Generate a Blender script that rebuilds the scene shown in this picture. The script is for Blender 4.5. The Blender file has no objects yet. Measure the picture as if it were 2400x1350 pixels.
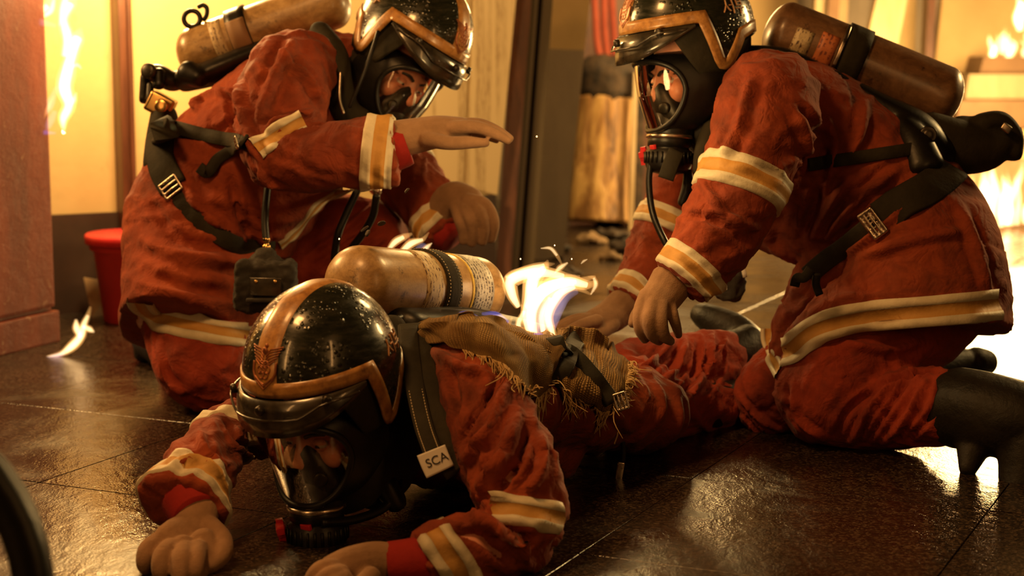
import bpy, bmesh, math, random
import numpy as np
from mathutils import Vector, Matrix, noise
from mathutils.bvhtree import BVHTree

random.seed(7); rng = np.random.default_rng(7)
SC = bpy.context.scene
COL = SC.collection
# ------------------------------------------------------------------ camera
FPX, PITCH, CAM_H = 4185.0, math.radians(8), 0.85
cam_d = bpy.data.cameras.new('camera'); cam_o = bpy.data.objects.new('camera', cam_d); COL.objects.link(cam_o)
cam_o.location = (0, 0, CAM_H); cam_o.rotation_euler = (math.pi/2 - PITCH, 0, 0)
cam_d.sensor_width = 36; cam_d.lens = 36*FPX/2400; cam_d.clip_start = 0.05; cam_d.clip_end = 100
cam_d.dof.use_dof = True; cam_d.dof.focus_distance = 3.35; cam_d.dof.aperture_fstop = 3.6
SC.camera = cam_o
# ------------------------------------------------------------------ world, lights, exposure
SC.view_settings.view_transform = 'Standard'; SC.view_settings.look = 'None'
SC.view_settings.gamma = 1; SC.view_settings.use_curve_mapping = False
SC.view_settings.exposure = 0.25
cy = SC.cycles; cy.max_bounces = 6; cy.diffuse_bounces = 3; cy.glossy_bounces = 3; cy.transmission_bounces = 4; cy.volume_bounces = 0; cy.transparent_max_bounces = 20; cy.caustics_reflective = False; cy.caustics_refractive = False
w = bpy.data.worlds.new('smoky_dark'); SC.world = w; w.use_nodes = True
w.node_tree.nodes['Background'].inputs[0].default_value = (0.40, 0.13, 0.035, 1)
w.node_tree.nodes['Background'].inputs[1].default_value = 0.025

def light(name, kind, loc, energy, color, size=0.2, size_y=None, target=None):
    d = bpy.data.lights.new(name, kind); o = bpy.data.objects.new(name, d); COL.objects.link(o)
    d.energy = energy; d.color = color; o.location = loc
    if kind == 'AREA':
        d.size = size
        if size_y: d.shape = 'RECTANGLE'; d.size_y = size_y
    elif kind in ('POINT', 'SPOT'):
        d.shadow_soft_size = size
    if target is not None:
        o.rotation_euler = (Vector(target)-Vector(loc)).to_track_quat('-Z', 'Y').to_euler()
    return o
WARM = (1.0, 0.47, 0.135); AMBER = (1.0, 0.54, 0.17); HOT = (1.0, 0.62, 0.22)
# tall strip lamps left and right of the camera, a soft one overhead
light('strip_lamp', 'AREA', (-1.35, 1.35, 1.15), 6, WARM, 0.10, 1.3, (-0.3, 3.6, 0.45))
light('strip_lamp', 'AREA', (1.15, 1.2, 1.25), 5, WARM, 0.10, 1.3, (0.3, 3.5, 0.4))
light('overhead_lamp', 'AREA', (-0.9, 2.35, 2.3), 25, WARM, 0.4, 0.4, (0.1, 3.6, 0.35))
# fire burning out of view to the left and behind, the fires seen in the room, and last a fill added for the pillar
light('fire_glow', 'POINT', (-1.0, 5.1, 1.25), 95, HOT, 0.15)
light('fire_glow', 'POINT', (-2.1, 4.3, 1.6), 135, AMBER, 0.25)
light('fire_glow', 'POINT', (2.05, 7.4, 0.6), 270, HOT, 0.35)
light('fire_glow', 'POINT', (2.5, 5.0, 1.4), 120, HOT, 0.25)
light('fire_glow', 'POINT', (0.10, 3.46, 0.76), 5, HOT, 0.06)
light('fire_glow', 'POINT', (0.42, 7.3, 1.45), 85, HOT, 0.3)  # added fill lamp that brightens the pillar, no fire burns here

# ------------------------------------------------------------------ helpers
CAM = Vector((0, 0, CAM_H))
FWD = Vector((0, math.cos(PITCH), -math.sin(PITCH))); UPV = Vector((0, math.sin(PITCH), math.cos(PITCH))); RGT = Vector((1, 0, 0))
def ray(px, py): return FWD + RGT*((px-1200)/FPX) - UPV*((py-675)/FPX)
def P(px, py, d): return CAM + ray(px, py)*d
def FL(px, py, z=0.0):
    r = ray(px, py); return CAM + r*((z-CAM_H)/r.z)
def dep(v): return (Vector(v)-CAM).dot(FWD)
def catmull(pts, sub):
    a = np.asarray(pts, float)
    if len(a) < 3 or sub < 2:
        if sub < 2: return a
        t = np.linspace(0, 1, sub*(len(a)-1)+1)[:, None]; return a[0]*(1-t)+a[-1]*t
    e = np.vstack([2*a[0]-a[1], a, 2*a[-1]-a[-2]]); out = []
    for i in range(1, len(e)-2):
        p0, p1, p2, p3 = e[i-1], e[i], e[i+1], e[i+2]
        for k in range(sub):
            t = k/sub
            out.append(0.5*(2*p1+(p2-p0)*t+(2*p0-5*p1+4*p2-p3)*t*t+(3*p1-p0-3*p2+p3)*t**3))
    out.append(a[-1]); return np.array(out)
def nrm(v): return v/(np.linalg.norm(v, axis=-1, keepdims=True)+1e-12)
VIEW = np.array(FWD)
def loft(cs, ra, rb, n=20, bref=None, caps=True, round_caps=True):
    """closed tube along centres cs; ra is the radius across, rb the radius along bref"""
    cs = np.asarray(cs, float); m = len(cs); ra = np.broadcast_to(ra, m).astype(float); rb = np.broadcast_to(rb, m).astype(float)
    T = nrm(np.gradient(cs, axis=0)); prev = None; A = []; B = []
    ref = VIEW if bref is None else np.asarray(bref, float)
    for i in range(m):
        b = ref-(ref@T[i])*T[i]; l = np.linalg.norm(b)
        if l < 0.35 and prev is not None:
            q = prev-(prev@T[i])*T[i]; b = b*(l/0.35)+nrm(q)*(1-l/0.35)
        if l < 1e-6 and prev is None: b = np.cross(T[i], [0.3, 0.5, 0.8])
        b = nrm(b)
        if prev is not None and b@prev < 0: b = -b
        prev = b; B.append(b); A.append(np.cross(T[i], b))
    if round_caps and caps:
        def cap(i, s):
            r = min(ra[i], rb[i]); o = []
            for f in (0.5, 0.85):
                o.append((cs[i]+T[i]*s*r*0.8*f, ra[i]*math.sqrt(1-f*f), rb[i]*math.sqrt(1-f*f), A[i], B[i]))
            return o
        seq = cap(0, -1)[::-1]+[(cs[i], ra[i], rb[i], A[i], B[i]) for i in range(m)]+cap(m-1, 1)
    else:
        seq = [(cs[i], ra[i], rb[i], A[i], B[i]) for i in range(m)]
    th = np.linspace(0, 2*math.pi, n, endpoint=False); V = []; Fc = []
    for c, a, b, Av, Bv in seq:
        V.append(c+np.outer(np.cos(th)*a, Av)+np.outer(np.sin(th)*b, Bv))
    V = np.vstack(V); k = len(seq)
    for i in range(k-1):
        for j in range(n):
            j2 = (j+1) % n; Fc.append((i*n+j, i*n+j2, (i+1)*n+j2, (i+1)*n+j))
    if caps:
        Fc.append(tuple(range(n))[::-1]); Fc.append(tuple((k-1)*n+j for j in range(n)))
    i = k//2*n if k > 2 else 0; o = seq[k//2][0]; q = (V[i]+V[i+1])/2-o; f = Fc[(k//2-1)*n if k > 2 else 0]
    if np.cross(V[f[1]]-V[f[0]], V[f[2]]-V[f[0]])@(V[f[0]]-seq[max(k//2-1, 0)][0]) < 0: Fc = [g[::-1] for g in Fc]
    return V, Fc
def spec_w(spec, sub=5):
    """(px,py,depth,r_across_px[,r_depth_px]) -> world centres and metric radii"""
    rows = []
    if spec[0] == 'flat': spec = spec[1:]
    for s in spec:
        px, py, d, ra = s[:4]; rb = s[4] if len(s) > 4 else ra
        rows.append([*P(px, py, d), ra*d/FPX, rb*d/FPX])
    r = catmull(rows, sub); return r[:, :3], np.maximum(r[:, 3], 1e-3), np.maximum(r[:, 4], 1e-3)
def tube(spec, n=28, sub=5, k=1.0, bref=None):
    flat = spec[0] == 'flat'
    if flat: spec = spec[1:]
    c, a, b = spec_w(spec, sub); return loft(c, a*k, b*k, n, bref, True, not flat)
def ellipsoid(c, r, M=None, n=20, m=12):
    V = []; Fc = []
    for i in range(m+1):
        e = -math.pi/2+math.pi*i/m
        for j in range(n):
            a = 2*math.pi*j/n; V.append((r[0]*math.cos(a)*math.cos(e), r[1]*math.sin(a)*math.cos(e), r[2]*math.sin(e)))
    for i in range(m):
        for j in range(n):
            j2 = (j+1) % n; Fc.append((i*n+j, i*n+j2, (i+1)*n+j2, (i+1)*n+j))
    V = np.array(V)+np.array(c)
    if M is not None: V = xf(V, M)
    return V, Fc
def xf(V, M):
    M = np.array(M); return np.asarray(V) @ M[:3, :3].T + M[:3, 3]
def join(parts):
    V = []; Fc = []; o = 0
    for v, f in parts:
        V.append(np.asarray(v, float)); Fc += [tuple(i+o for i in q) for q in f]; o += len(v)
    return np.vstack(V), Fc
def boxp(c, s, M=None):
    x, y, z = s[0]/2, s[1]/2, s[2]/2
    V = np.array([(i, j, k) for i in (-x, x) for j in (-y, y) for k in (-z, z)])+np.array(c)
    Fc = [(0, 1, 3, 2), (4, 6, 7, 5), (0, 4, 5, 1), (2, 3, 7, 6), (0, 2, 6, 4), (1, 5, 7, 3)]
    if M is not None: V = xf(V, M)
    return V, Fc
def bbox_bev(c, s, bev=0.006, seg=2, M=None):
    bm = bmesh.new(); bmesh.ops.create_cube(bm, size=1)
    for v in bm.verts: v.co = Vector((v.co.x*s[0]+c[0], v.co.y*s[1]+c[1], v.co.z*s[2]+c[2]))
    bmesh.ops.bevel(bm, geom=bm.edges[:], offset=bev, segments=seg, affect='EDGES', profile=0.7)
    bm.verts.index_update(); V = np.array([v.co[:] for v in bm.verts]); Fc = [tuple(v.index for v in f.verts) for f in bm.faces]; bm.free()
    if M is not None: V = xf(V, M)
    return V, Fc
def lathe(prof, n=32, M=None):
    """prof: (r, z) list"""
    V = []; Fc = []
    for r, z in prof:
        for j in range(n):
            a = 2*math.pi*j/n; V.append((r*math.cos(a), r*math.sin(a), z))
    for i in range(len(prof)-1):
        for j in range(n):
            j2 = (j+1) % n; Fc.append((i*n+j, i*n+j2, (i+1)*n+j2, (i+1)*n+j))
    Fc.append(tuple(range(n))[::-1]); Fc.append(tuple((len(prof)-1)*n+j for j in range(n)))
    V = np.array(V)
    if M is not None: V = xf(V, M)
    return V, Fc
def frame(o, z, x=None):
    """matrix with origin o, local z axis along z"""
    z = Vector(z).normalized(); x = Vector(x) if x is not None else (Vector((0, 0, 1)) if abs(z.z) < 0.9 else Vector((1, 0, 0)))
    x = (x-z*x.dot(z)).normalized(); y = z.cross(x)
    return Matrix(((x.x, y.x, z.x, o[0]), (x.y, y.y, z.y, o[1]), (x.z, y.z, z.z, o[2]), (0, 0, 0, 1)))
def mesh_of(name, V, Fc, smooth=True):
    me = bpy.data.meshes.new(name); me.from_pydata(np.asarray(V).tolist(), [], [tuple(f) for f in Fc]); me.update()
    if smooth: me.polygons.foreach_set('use_smooth', [True]*len(me.polygons))
    return me
def verts_of(me):
    a = np.empty(len(me.vertices)*3); me.vertices.foreach_get('co', a); return a.reshape(-1, 3)
def set_verts(me, V):
    me.vertices.foreach_set('co', np.asarray(V, float).ravel()); me.update()
def normals_of(me):
    a = np.empty(len(me.vertices)*3); me.vertices.foreach_get('normal', a); return a.reshape(-1, 3)
def union(parts, voxel=0.007, smooth=4, fac=0.5):
    V, Fc = join(parts); me = mesh_of('tmp', V, Fc); o = bpy.data.objects.new('tmp', me); COL.objects.link(o)
    r = o.modifiers.new('r', 'REMESH'); r.mode = 'VOXEL'; r.voxel_size = voxel; r.adaptivity = 0
    if smooth:
        s = o.modifiers.new('s', 'SMOOTH'); s.iterations = smooth; s.factor = fac
    dg = bpy.context.evaluated_depsgraph_get(); out = bpy.data.meshes.new_from_object(o.evaluated_get(dg))
    bpy.data.objects.remove(o); bpy.data.meshes.remove(me)
    out.polygons.foreach_set('use_smooth', [True]*len(out.polygons)); return out
def bvh_of(*meshes):
    V = []; Fc = []; o = 0
    for me in meshes:
        V += [v.co.copy() for v in me.vertices]; Fc += [tuple(i+o for i in p.vertices) for p in me.polygons]; o += len(me.vertices)
    return BVHTree.FromPolygons(V, Fc)
def put(name, me, mat, parent=None, origin=None, **tags):
    """link mesh (world coordinates) as one object with its origin at its base centre"""
    V = verts_of(me)
    if origin is None:
        lo, hi = V.min(0), V.max(0); origin = ((lo[0]+hi[0])/2, (lo[1]+hi[1])/2, lo[2])
    set_verts(me, V-np.array(origin)); me.name = name
    o = bpy.data.objects.new(name, me); COL.objects.link(o); o.location = origin
    mats = mat if isinstance(mat, (list, tuple)) else [mat]
    if not me.materials:
        for m in mats: me.materials.append(M[m] if isinstance(m, str) else m)
    if parent is not None: attach(o, parent)
    for k, v in tags.items(): o[k] = v
    return o
def wloc(o):
    l = o.location.copy()
    return l
WL = {}
def attach(o, parent):
    o.parent = parent; o.matrix_parent_inverse = Matrix.Translation(-world_origin(parent))
def world_origin(o):
    # every object here is only translated, and parent inverses cancel the parent's place: location is the world place
    return o.location.copy()
def thing(name, loc, label, cat, group=None):
    o = bpy.data.objects.new(name, None); COL.objects.link(o); o.location = loc; o.empty_display_size = 0.1
    o['label'] = label; o['category'] = cat
    if group: o['group'] = group
    return o
def P_(V, Fc, name, mat, parent=None, smooth=True, **t): return put(name, mesh_of(name, V, Fc, smooth), mat, parent, **t)
def ribbon(pts, nor, width, th, caps=True, taper=None):
    """strap of rectangular section along pts with surface normals nor"""
    pts = np.asarray(pts, float); nor = nrm(np.asarray(nor, float)); T = nrm(np.gradient(pts, axis=0)); S = nrm(np.cross(T, nor)); nor = np.cross(S, T)
    wv = np.broadcast_to(width, len(pts)); V = []; Fc = []
    prof = [(-.5, 0), (-.5, .7), (-.44, 1), (.44, 1), (.5, .7), (.5, 0)]
    k = len(prof)
    for i in range(len(pts)):
        for a, b in prof: V.append(pts[i]+S[i]*a*wv[i]+nor[i]*b*th)
    for i in range(len(pts)-1):
        for j in range(k):
            j2 = (j+1) % k; Fc.append((i*k+j, i*k+j2, (i+1)*k+j2, (i+1)*k+j))
    Fc.append(tuple(range(k))[::-1]); Fc.append(tuple((len(pts)-1)*k+j for j in range(k)))
    return np.array(V), Fc
def smooth_rows(a, it=2):
    a = np.array(a, float)
    for _ in range(it): a[1:-1] = a[1:-1]*0.5+(a[:-2]+a[2:])*0.25
    return a
def hits(bvh, pxs, sub=8):
    """drape a pixel polyline over the geometry: world points and normals; a third value gives the depth itself"""
    pts = []; 
    full = [tuple(p)+(np.nan,) if len(p) == 2 else tuple(p) for p in pxs]
    a = np.array(full); xy = catmull(a[:, :2], sub)
    dd = []
    for i in range(len(a)-1):
        for k in range(sub): dd.append(a[i, 2]+(a[i+1, 2]-a[i, 2])*k/sub)
    dd.append(a[-1, 2]); out = []; no = []; last = None
    for (x, y), d in zip(xy, dd):
        r = ray(x, y)
        if d == d:
            out.append(P(x, y, d)); no.append(-r.normalized()); continue
        loc, n_, idx, dist = bvh.ray_cast(CAM, r.normalized())
        if loc is None:
            loc = P(x, y, dep(last) if last is not None else 4.0); n_ = -r.normalized()
        if n_.dot(r) > 0: n_ = -n_
        out.append(loc.copy()); no.append(n_.copy()); last = loc
    return np.array([v[:] for v in out]), np.array([v[:] for v in no])
def strap(bvh, pxs, width, th=0.004, off=0.001, sub=8, it=3):
    p, n = hits(bvh, pxs, sub); n = nrm(smooth_rows(n, it*3)); v = nrm(np.array(CAM)-p); n = nrm(n*.5+v*.5); p = smooth_rows(p, it)+n*off
    return ribbon(p, n, width, th)
def hose(pts, r, n=10, sub=8):
    c = catmull(np.array([P(*p)[:] for p in pts]), sub); return loft(c, r, r, n)
def band(bvh, c, ax, width, strips=((0, .3, 0), (.3, .7, 1), (.7, 1, 0)), n=72, off=0.005, maxd=0.17, ang=None, u=None):
    """ring of reflective tape laid on the garment: cast from the limb's axis outwards; tape strips keep own material index"""
    ax = Vector(ax).normalized(); u = Vector(u) if u is not None else (Vector(VIEW) if abs(ax.dot(Vector(VIEW))) < .9 else Vector((0, 0, 1)))
    u = (u-ax*u.dot(ax)).normalized(); v = ax.cross(u); V = []; Fc = []; mi = []
    rows = []
    for a, b, m in strips:
        for t in np.linspace(a, b, 4): rows.append((t, m))
    rws = [(-0.03, rows[0][1], -.006)]+[(t, m, off) for t, m in rows]+[(1.03, rows[-1][1], -.006)]
    full = ang is None; A = np.linspace(0, 2*math.pi, n, endpoint=False) if full else np.linspace(math.radians(ang[0]), math.radians(ang[1]), n)
    G = np.zeros((len(rws), n, 3))
    for i, (t, m, of) in enumerate(rws):
        o = Vector(c)+ax*((t-.5)*width); ds = []
        dirs = [u*math.cos(a)+v*math.sin(a) for a in A]
        for d in dirs:
            h = bvh.ray_cast(o, d, maxd); ds.append(h[3] if h[0] is not None else np.nan)
        ds = np.array(ds); 
        if np.isnan(ds).all(): ds[:] = 0.08
        ds[np.isnan(ds)] = np.nanmedian(ds); gm = np.median(ds)
        if maxd < .3: ds = np.where(ds > gm*1.6, gm, ds)
        med = np.array([np.median(np.take(ds, range(j-2, j+3), mode='wrap' if full else 'clip')) for j in range(n)]); ds = np.where(abs(ds-med) > .02, med, ds)
        for j in range(n): G[i, j] = o+dirs[j]*(ds[j]+of)
    k = len(rws)
    V = G.reshape(-1, 3)
    for i in range(k-1):
        for j in range(n if full else n-1):
            j2 = (j+1) % n; Fc.append((i*n+j, i*n+j2, (i+1)*n+j2, (i+1)*n+j)); mi.append(rws[min(i+1, k-2)][1] if i else rws[1][1])
    return V, Fc, mi
def put_band(name, data, parent, mats=('tape_pale', 'tape_gold'), **t):
    V, Fc, mi = data; me = mesh_of(name, V, Fc); o = put(name, me, list(mats), parent, **t)
    me.polygons.foreach_set('material_index', mi); return o
def fold_noise(me, bones, amp=0.006, seed=0, fs=16., freq=1.0, coarse=0.5):
    """cloth folds: rings and slanted creases around each limb, softened lumps elsewhere"""
    V = verts_of(me); N = normals_of(me); best = np.full(len(V), 1e9); S = np.zeros(len(V)); TH = np.zeros(len(V)); R = np.zeros(len(V)); s0 = 0
    for pl in bones:
        pl = np.asarray(pl, float)
        for i in range(len(pl)-1):
            a, b = pl[i], pl[i+1]; L = np.linalg.norm(b-a)
            if L < 1e-6: continue
            t = np.clip(((V-a)@(b-a))/L**2, 0, 1); q = V-(a+np.outer(t, b-a)); d = np.linalg.norm(q, axis=1)
            T = (b-a)/L; u = nrm(np.cross(T, [0.2, 0.3, 0.93])); v = np.cross(T, u)
            m = d < best; best[m] = d[m]; S[m] = s0+(t*L)[m]; TH[m] = np.arctan2(q@v, q@u)[m]; R[m] = d[m]; s0 += L
        s0 += 3.7
    d = np.zeros(len(V)); c, s = np.cos(TH), np.sin(TH)
    for i in range(len(V)):
        sh = S[i]+0.05*c[i]+0.03*s[i]
        w1 = noise.noise((sh*fs*freq+seed, c[i]*1.1, s[i]*1.1+seed*1.7))
        w2 = noise.noise((sh*fs*2.3*freq+seed*3, c[i]*1.9+5, s[i]*1.9))
        g = noise.noise((V[i, 0]*4+seed, V[i, 1]*4, V[i, 2]*4)); l = noise.noise((V[i, 0]*7, V[i, 1]*7+seed, V[i, 2]*7))
        r1 = 1-2*abs(w1)*1.6; ph = TH[i]-8*S[i]; r3 = 1-3.4*abs(noise.noise((1.7*math.cos(ph)+seed, 1.7*math.sin(ph), S[i]*6+seed)))
        d[i] = amp*((0.45+0.7*max(0, g+.35))*r1*0.58+0.45*w2+coarse*l*1.2+max(r3, -.6)*(.40+.6*max(0, .3-g)))
    set_verts(me, V+N*d[:, None])
def crease(me, bvh, lines):
    """authored folds: (pixel polyline, width m, height m) pushed along the normal of the side in view"""
    V = verts_of(me); N = normals_of(me); D = np.zeros(len(V))
    for pxs, wd, h in lines:
        p, n = hits(bvh, pxs, 6); best = np.full(len(V), 1e9); tt = np.zeros(len(V)); m = len(p)-1
        lo, hi = p.min(0)-3*wd, p.max(0)+3*wd
        sel = np.where(((V > lo) & (V < hi)).all(1))[0]; X = V[sel]; b = np.full(len(sel), 1e9); t_ = np.zeros(len(sel))
        for i in range(m):
            a, e = p[i], p[i+1]; L2 = ((e-a)**2).sum()+1e-12
            t = np.clip(((X-a)@(e-a))/L2, 0, 1); d = np.linalg.norm(X-(a+np.outer(t, e-a)), axis=1); q = d < b; b[q] = d[q]; t_[q] = ((i+t)/m)[q]
        env = np.clip(np.sin(np.pi*np.clip(t_*0.9+0.05, 0, 1))*1.6, 0, 1)
        x = b/(wd*.85); D[sel] += 1.5*h*env*(np.exp(-x*x*2.2)-0.38*np.exp(-(x-1.35)**2*4))
    set_verts(me, V+N*D[:, None])

def tape_px(bvh, pxs, width, name, parent, off=.006, sub=10):
    """reflective tape along a pixel path laid on the garment: pale, gold, pale"""
    p, n = hits(bvh, pxs, sub); n = nrm(smooth_rows(n, 14)); p = smooth_rows(p, 4); T = nrm(np.gradient(p, axis=0)); S = nrm(np.cross(T, n)); V = []; Fc = []; mi = []
    ts = [(-.5, -.008, 0), (-.5, off, 0), (-.34, off+.001, 0), (-.2, off, 0), (-.2, off-.001, 1), (0, off, 1), (.2, off-.001, 1), (.2, off, 0), (.34, off+.001, 0), (.5, off, 0), (.5, -.008, 0)]
    for i in range(len(p)):
        for t, o, m_ in ts:
            q = Vector(p[i]+S[i]*t*width); N_ = Vector(n[i]); h = bvh.ray_cast(q+N_*.06, -N_, .12)
            base = np.array(h[0]) if h[0] is not None else np.array(q)
            if np.linalg.norm(base-np.array(q)) > .018: base = np.array(q)
            V.append(base+n[i]*o)
    k = len(ts); G = np.array(V).reshape(len(p), k, 3)
    for _ in range(4): G[1:-1] = G[1:-1]*.5+(G[:-2]+G[2:])*.25
    V = G.reshape(-1, 3)
    for i in range(len(p)-1):
        for j in range(k-1): Fc.append((i*k+j, i*k+j+1, (i+1)*k+j+1, (i+1)*k+j)); mi.append(1 if ts[j][2] == 1 and ts[j+1][2] == 1 else 0)
    return put_band(name, (np.array(V), Fc, mi), parent)

class Multi:
    def __init__(s, *b): s.b = b
    def ray_cast(s, o, d, md=1e9):
        best = (None, None, None, None)
        for q in s.b:
            h = q.ray_cast(o, d, md)
            if h[0] is not None and (best[0] is None or h[3] < best[3]): best = h
        return best
# ------------------------------------------------------------------ materials
M = {}
class NT:
    def __init__(s, name):
        m = bpy.data.materials.new(name); m.use_nodes = True; s.m = m; s.t = m.node_tree; s.n = s.t.nodes; s.l = s.t.links
        s.b = s.n['Principled BSDF']; s.out = s.n['Material Output']; M[name] = m
    def add(s, t, **k):
        x = s.n.new(t)
        for a, v in k.items():
            if a.startswith('i_'): x.inputs[a[2:].replace('_', ' ')].default_value = v
            else: setattr(x, a, v)
        return x
    def pos(s, scale=1.0, stretch=None, obj=False):
        g = s.add('ShaderNodeTexCoord') if obj else s.add('ShaderNodeNewGeometry'); mp = s.add('ShaderNodeMapping')
        s.l.new(g.outputs['Object' if obj else 'Position'], mp.inputs[0])
        st = stretch or (1, 1, 1); mp.inputs['Scale'].default_value = (scale*st[0], scale*st[1], scale*st[2]); return mp.outputs[0]
    def noise(s, co, scale, detail=4, rough=0.6, dist=0.0):
        x = s.add('ShaderNodeTexNoise'); x.inputs['Scale'].default_value = scale; x.inputs['Detail'].default_value = detail
        x.inputs['Roughness'].default_value = rough; x.inputs['Distortion'].default_value = dist
        if co is not None: s.l.new(co, x.inputs['Vector'])
        return x.outputs['Fac']
    def ramp(s, fac, stops, interp='LINEAR'):
        r = s.add('ShaderNodeValToRGB'); r.color_ramp.interpolation = interp; e = r.color_ramp.elements
        while len(e) < len(stops): e.new(0.5)
        for q, (p, c) in zip(e, stops):
            q.position = p; q.color = (*c, 1) if len(c) == 3 else c
        s.l.new(fac, r.inputs[0]); return r.outputs[0]
    def val(s, fac, a, b, lo=0., hi=1.):
        r = s.add('ShaderNodeMapRange'); r.inputs[1].default_value = a; r.inputs[2].default_value = b; r.inputs[3].default_value = lo; r.inputs[4].default_value = hi
        s.l.new(fac, r.inputs[0]); return r.outputs[0]
    def mix(s, fac, a, b, mode='MIX'):
        x = s.add('ShaderNodeMix', data_type='RGBA', blend_type=mode)
        for i, v in ((0, fac), (6, a), (7, b)):
            if hasattr(v, 'node'): s.l.new(v, x.inputs[i])
            else: x.inputs[i].default_value = v if i == 0 else (*v, 1)
        return x.outputs[2]
    def math(s, op, a, b=None):
        x = s.add('ShaderNodeMath', operation=op)
        for i, v in ((0, a), (1, b)):
            if v is None: continue
            if hasattr(v, 'node'): s.l.new(v, x.inputs[i])
            else: x.inputs[i].default_value = v
        return x.outputs[0]
    def set(s, **k):
        nm = dict(col='Base Color', rough='Roughness', metal='Metallic', spec='Specular IOR Level', coat='Coat Weight', coatr='Coat Roughness', sheen='Sheen Weight', ior='IOR', trans='Transmission Weight', sss='Subsurface Weight', emi='Emission Color', emis='Emission Strength', alpha='Alpha')
        for a, v in k.items():
            i = s.b.inputs[nm[a]]
            if hasattr(v, 'node'): s.l.new(v, i)
            else: i.default_value = (*v, 1) if isinstance(v, tuple) else v
        return s
    def bump(s, h, strength=0.3, dist=0.01, prev=None):
        b = s.add('ShaderNodeBump'); b.inputs['Strength'].default_value = strength; b.inputs['Distance'].default_value = dist
        s.l.new(h, b.inputs['Height'])
        if prev is not None: s.l.new(prev, b.inputs['Normal'])
        s.l.new(b.outputs[0], s.b.inputs['Normal']); return b.outputs[0]
def fabric(name, c0, c1, c2, weave=900, rough=0.85, sheen=0.04, crk=.0, wv=.12):
    m = NT(name); co = m.pos(); a = m.noise(co, 6, 5, .65); b = m.noise(co, 60, 3, .6)
    col = m.ramp(a, [(.32, c0), (.52, c1), (.72, c2)]); col = m.mix(m.val(b, .35, .7, 0, .35), col, c0)
    if crk: g = m.noise(co, 3.3, 6, .7, .5); col = m.mix(m.val(g, .50, .68, 0, .75), col, (c0[0]*.28, c0[1]*.4, c0[2]*.45))
    m.set(col=col, rough=rough, sheen=sheen, spec=.25)
    n = m.bump(m.noise(co, weave, 1, .5), wv, .001); rd = m.math('ABSOLUTE', m.math('SUBTRACT', m.noise(co, 17, 3, .55, .6), .5)); n = m.bump(rd, crk, .03, n); m.bump(m.noise(co, 46, 4, .6), .3, .006, n); return m
fabric('suit', (.16, .027, .011), (.26, .045, .015), (.34, .066, .018), crk=.38)
fabric('trouser', (.19, .024, .010), (.29, .038, .014), (.36, .050, .016), crk=.38)
fabric('liner', (.20, .010, .008), (.28, .014, .010), (.34, .018, .012))
fabric('tape_pale', (.46, .40, .28), (.62, .55, .40), (.70, .64, .50), 700, .55, 0)
fabric('tape_gold', (.40, .20, .05), (.50, .27, .07), (.55, .32, .10), 700, .6, 0)
fabric('glove', (.19, .105, .055), (.29, .165, .09), (.36, .215, .12), 420, .95, .1, wv=.5)
fabric('webbing', (.011, .009, .005), (.022, .018, .010), (.034, .027, .015), 800, .75, .0)
fabric('harness_pad', (.012, .010, .005), (.024, .019, .010), (.036, .028, .015), 800, .8, .0)
fabric('pouch', (.014, .011, .009), (.028, .023, .018), (.05, .04, .03), 500, .7, .05)
fabric('stitch', (.4, .32, .2), (.5, .4, .26), (.55, .45, .3))
fabric('cord_red', (.16, .03, .02), (.25, .05, .03), (.3, .07, .04))
m = NT('rubber'); co = m.pos(); m.set(col=m.ramp(m.noise(co, 20), [(.3, (.004, .0035, .003)), (.7, (.011, .009, .007))]), rough=.4, spec=.35); m.bump(m.noise(co, 120, 3), .15, .002)
m = NT('leather'); co = m.pos(); a = m.noise(co, 14, 6, .7)
m.set(col=m.ramp(a, [(.3, (.006, .005, .004)), (.6, (.015, .011, .007)), (.8, (.035, .022, .013))]), rough=m.val(a, .3, .7, .42, .65), spec=.25); m.bump(m.noise(co, 45, 5, .65), .5, .005)
# helmet: wet dark shell with droplets
m = NT('helmet_shell'); co = m.pos(); v = m.add('ShaderNodeTexVoronoi', feature='F1'); v.inputs['Scale'].default_value = 105; v.inputs['Randomness'].default_value = 1; m.l.new(co, v.inputs['Vector'])
msk = m.val(m.noise(co, 11, 3, .6), .43, .58); drop = m.math('MULTIPLY', m.val(v.outputs['Distance'], .42, .0), msk)
sc_ = m.noise(m.pos(26, (1, 1, 4)), 1, 6, .7)
m.set(col=m.ramp(sc_, [(.35, (.008, .010, .006)), (.6, (.018, .018, .011)), (.78, (.05, .036, .018))]), rough=m.val(sc_, .4, .75, .2, .38), spec=.55, coat=.5, coatr=.08); m.bump(drop, .9, .004)
m = NT('stripe_gold'); co = m.pos(); a = m.noise(co, 40, 6, .7)
m.set(col=m.ramp(a, [(.3, (.16, .065, .02)), (.55, (.42, .20, .055)), (.8, (.56, .31, .10))]), rough=.38, spec=.5, coat=.3, coatr=.15); m.bump(m.noise(co, 160, 3), .2, .001)
m = NT('emblem'); m.set(col=(.34, .12, .05), rough=.35, metal=.6)
m = NT('lettering'); m.set(col=(.42, .20, .08), rough=.5)
m = NT('ink'); m.set(col=(.012, .010, .010), rough=.6)
m = NT('tag_white'); m.set(col=(.62, .58, .52), rough=.6)
m = NT('visor'); co = m.pos(); a = m.noise(co, 30, 5)
m.set(col=m.ramp(a, [(.3, (.012, .010, .007)), (.75, (.045, .032, .018))]), rough=m.val(a, .3, .7, .22, .4), coat=.6, coatr=.1)
m = NT('lens'); m.n.remove(m.b); t = m.add('ShaderNodeBsdfTransparent'); t.inputs[0].default_value = (.92, .88, .82, 1); g = m.add('ShaderNodeBsdfGlossy'); g.inputs['Roughness'].default_value = .03
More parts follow.
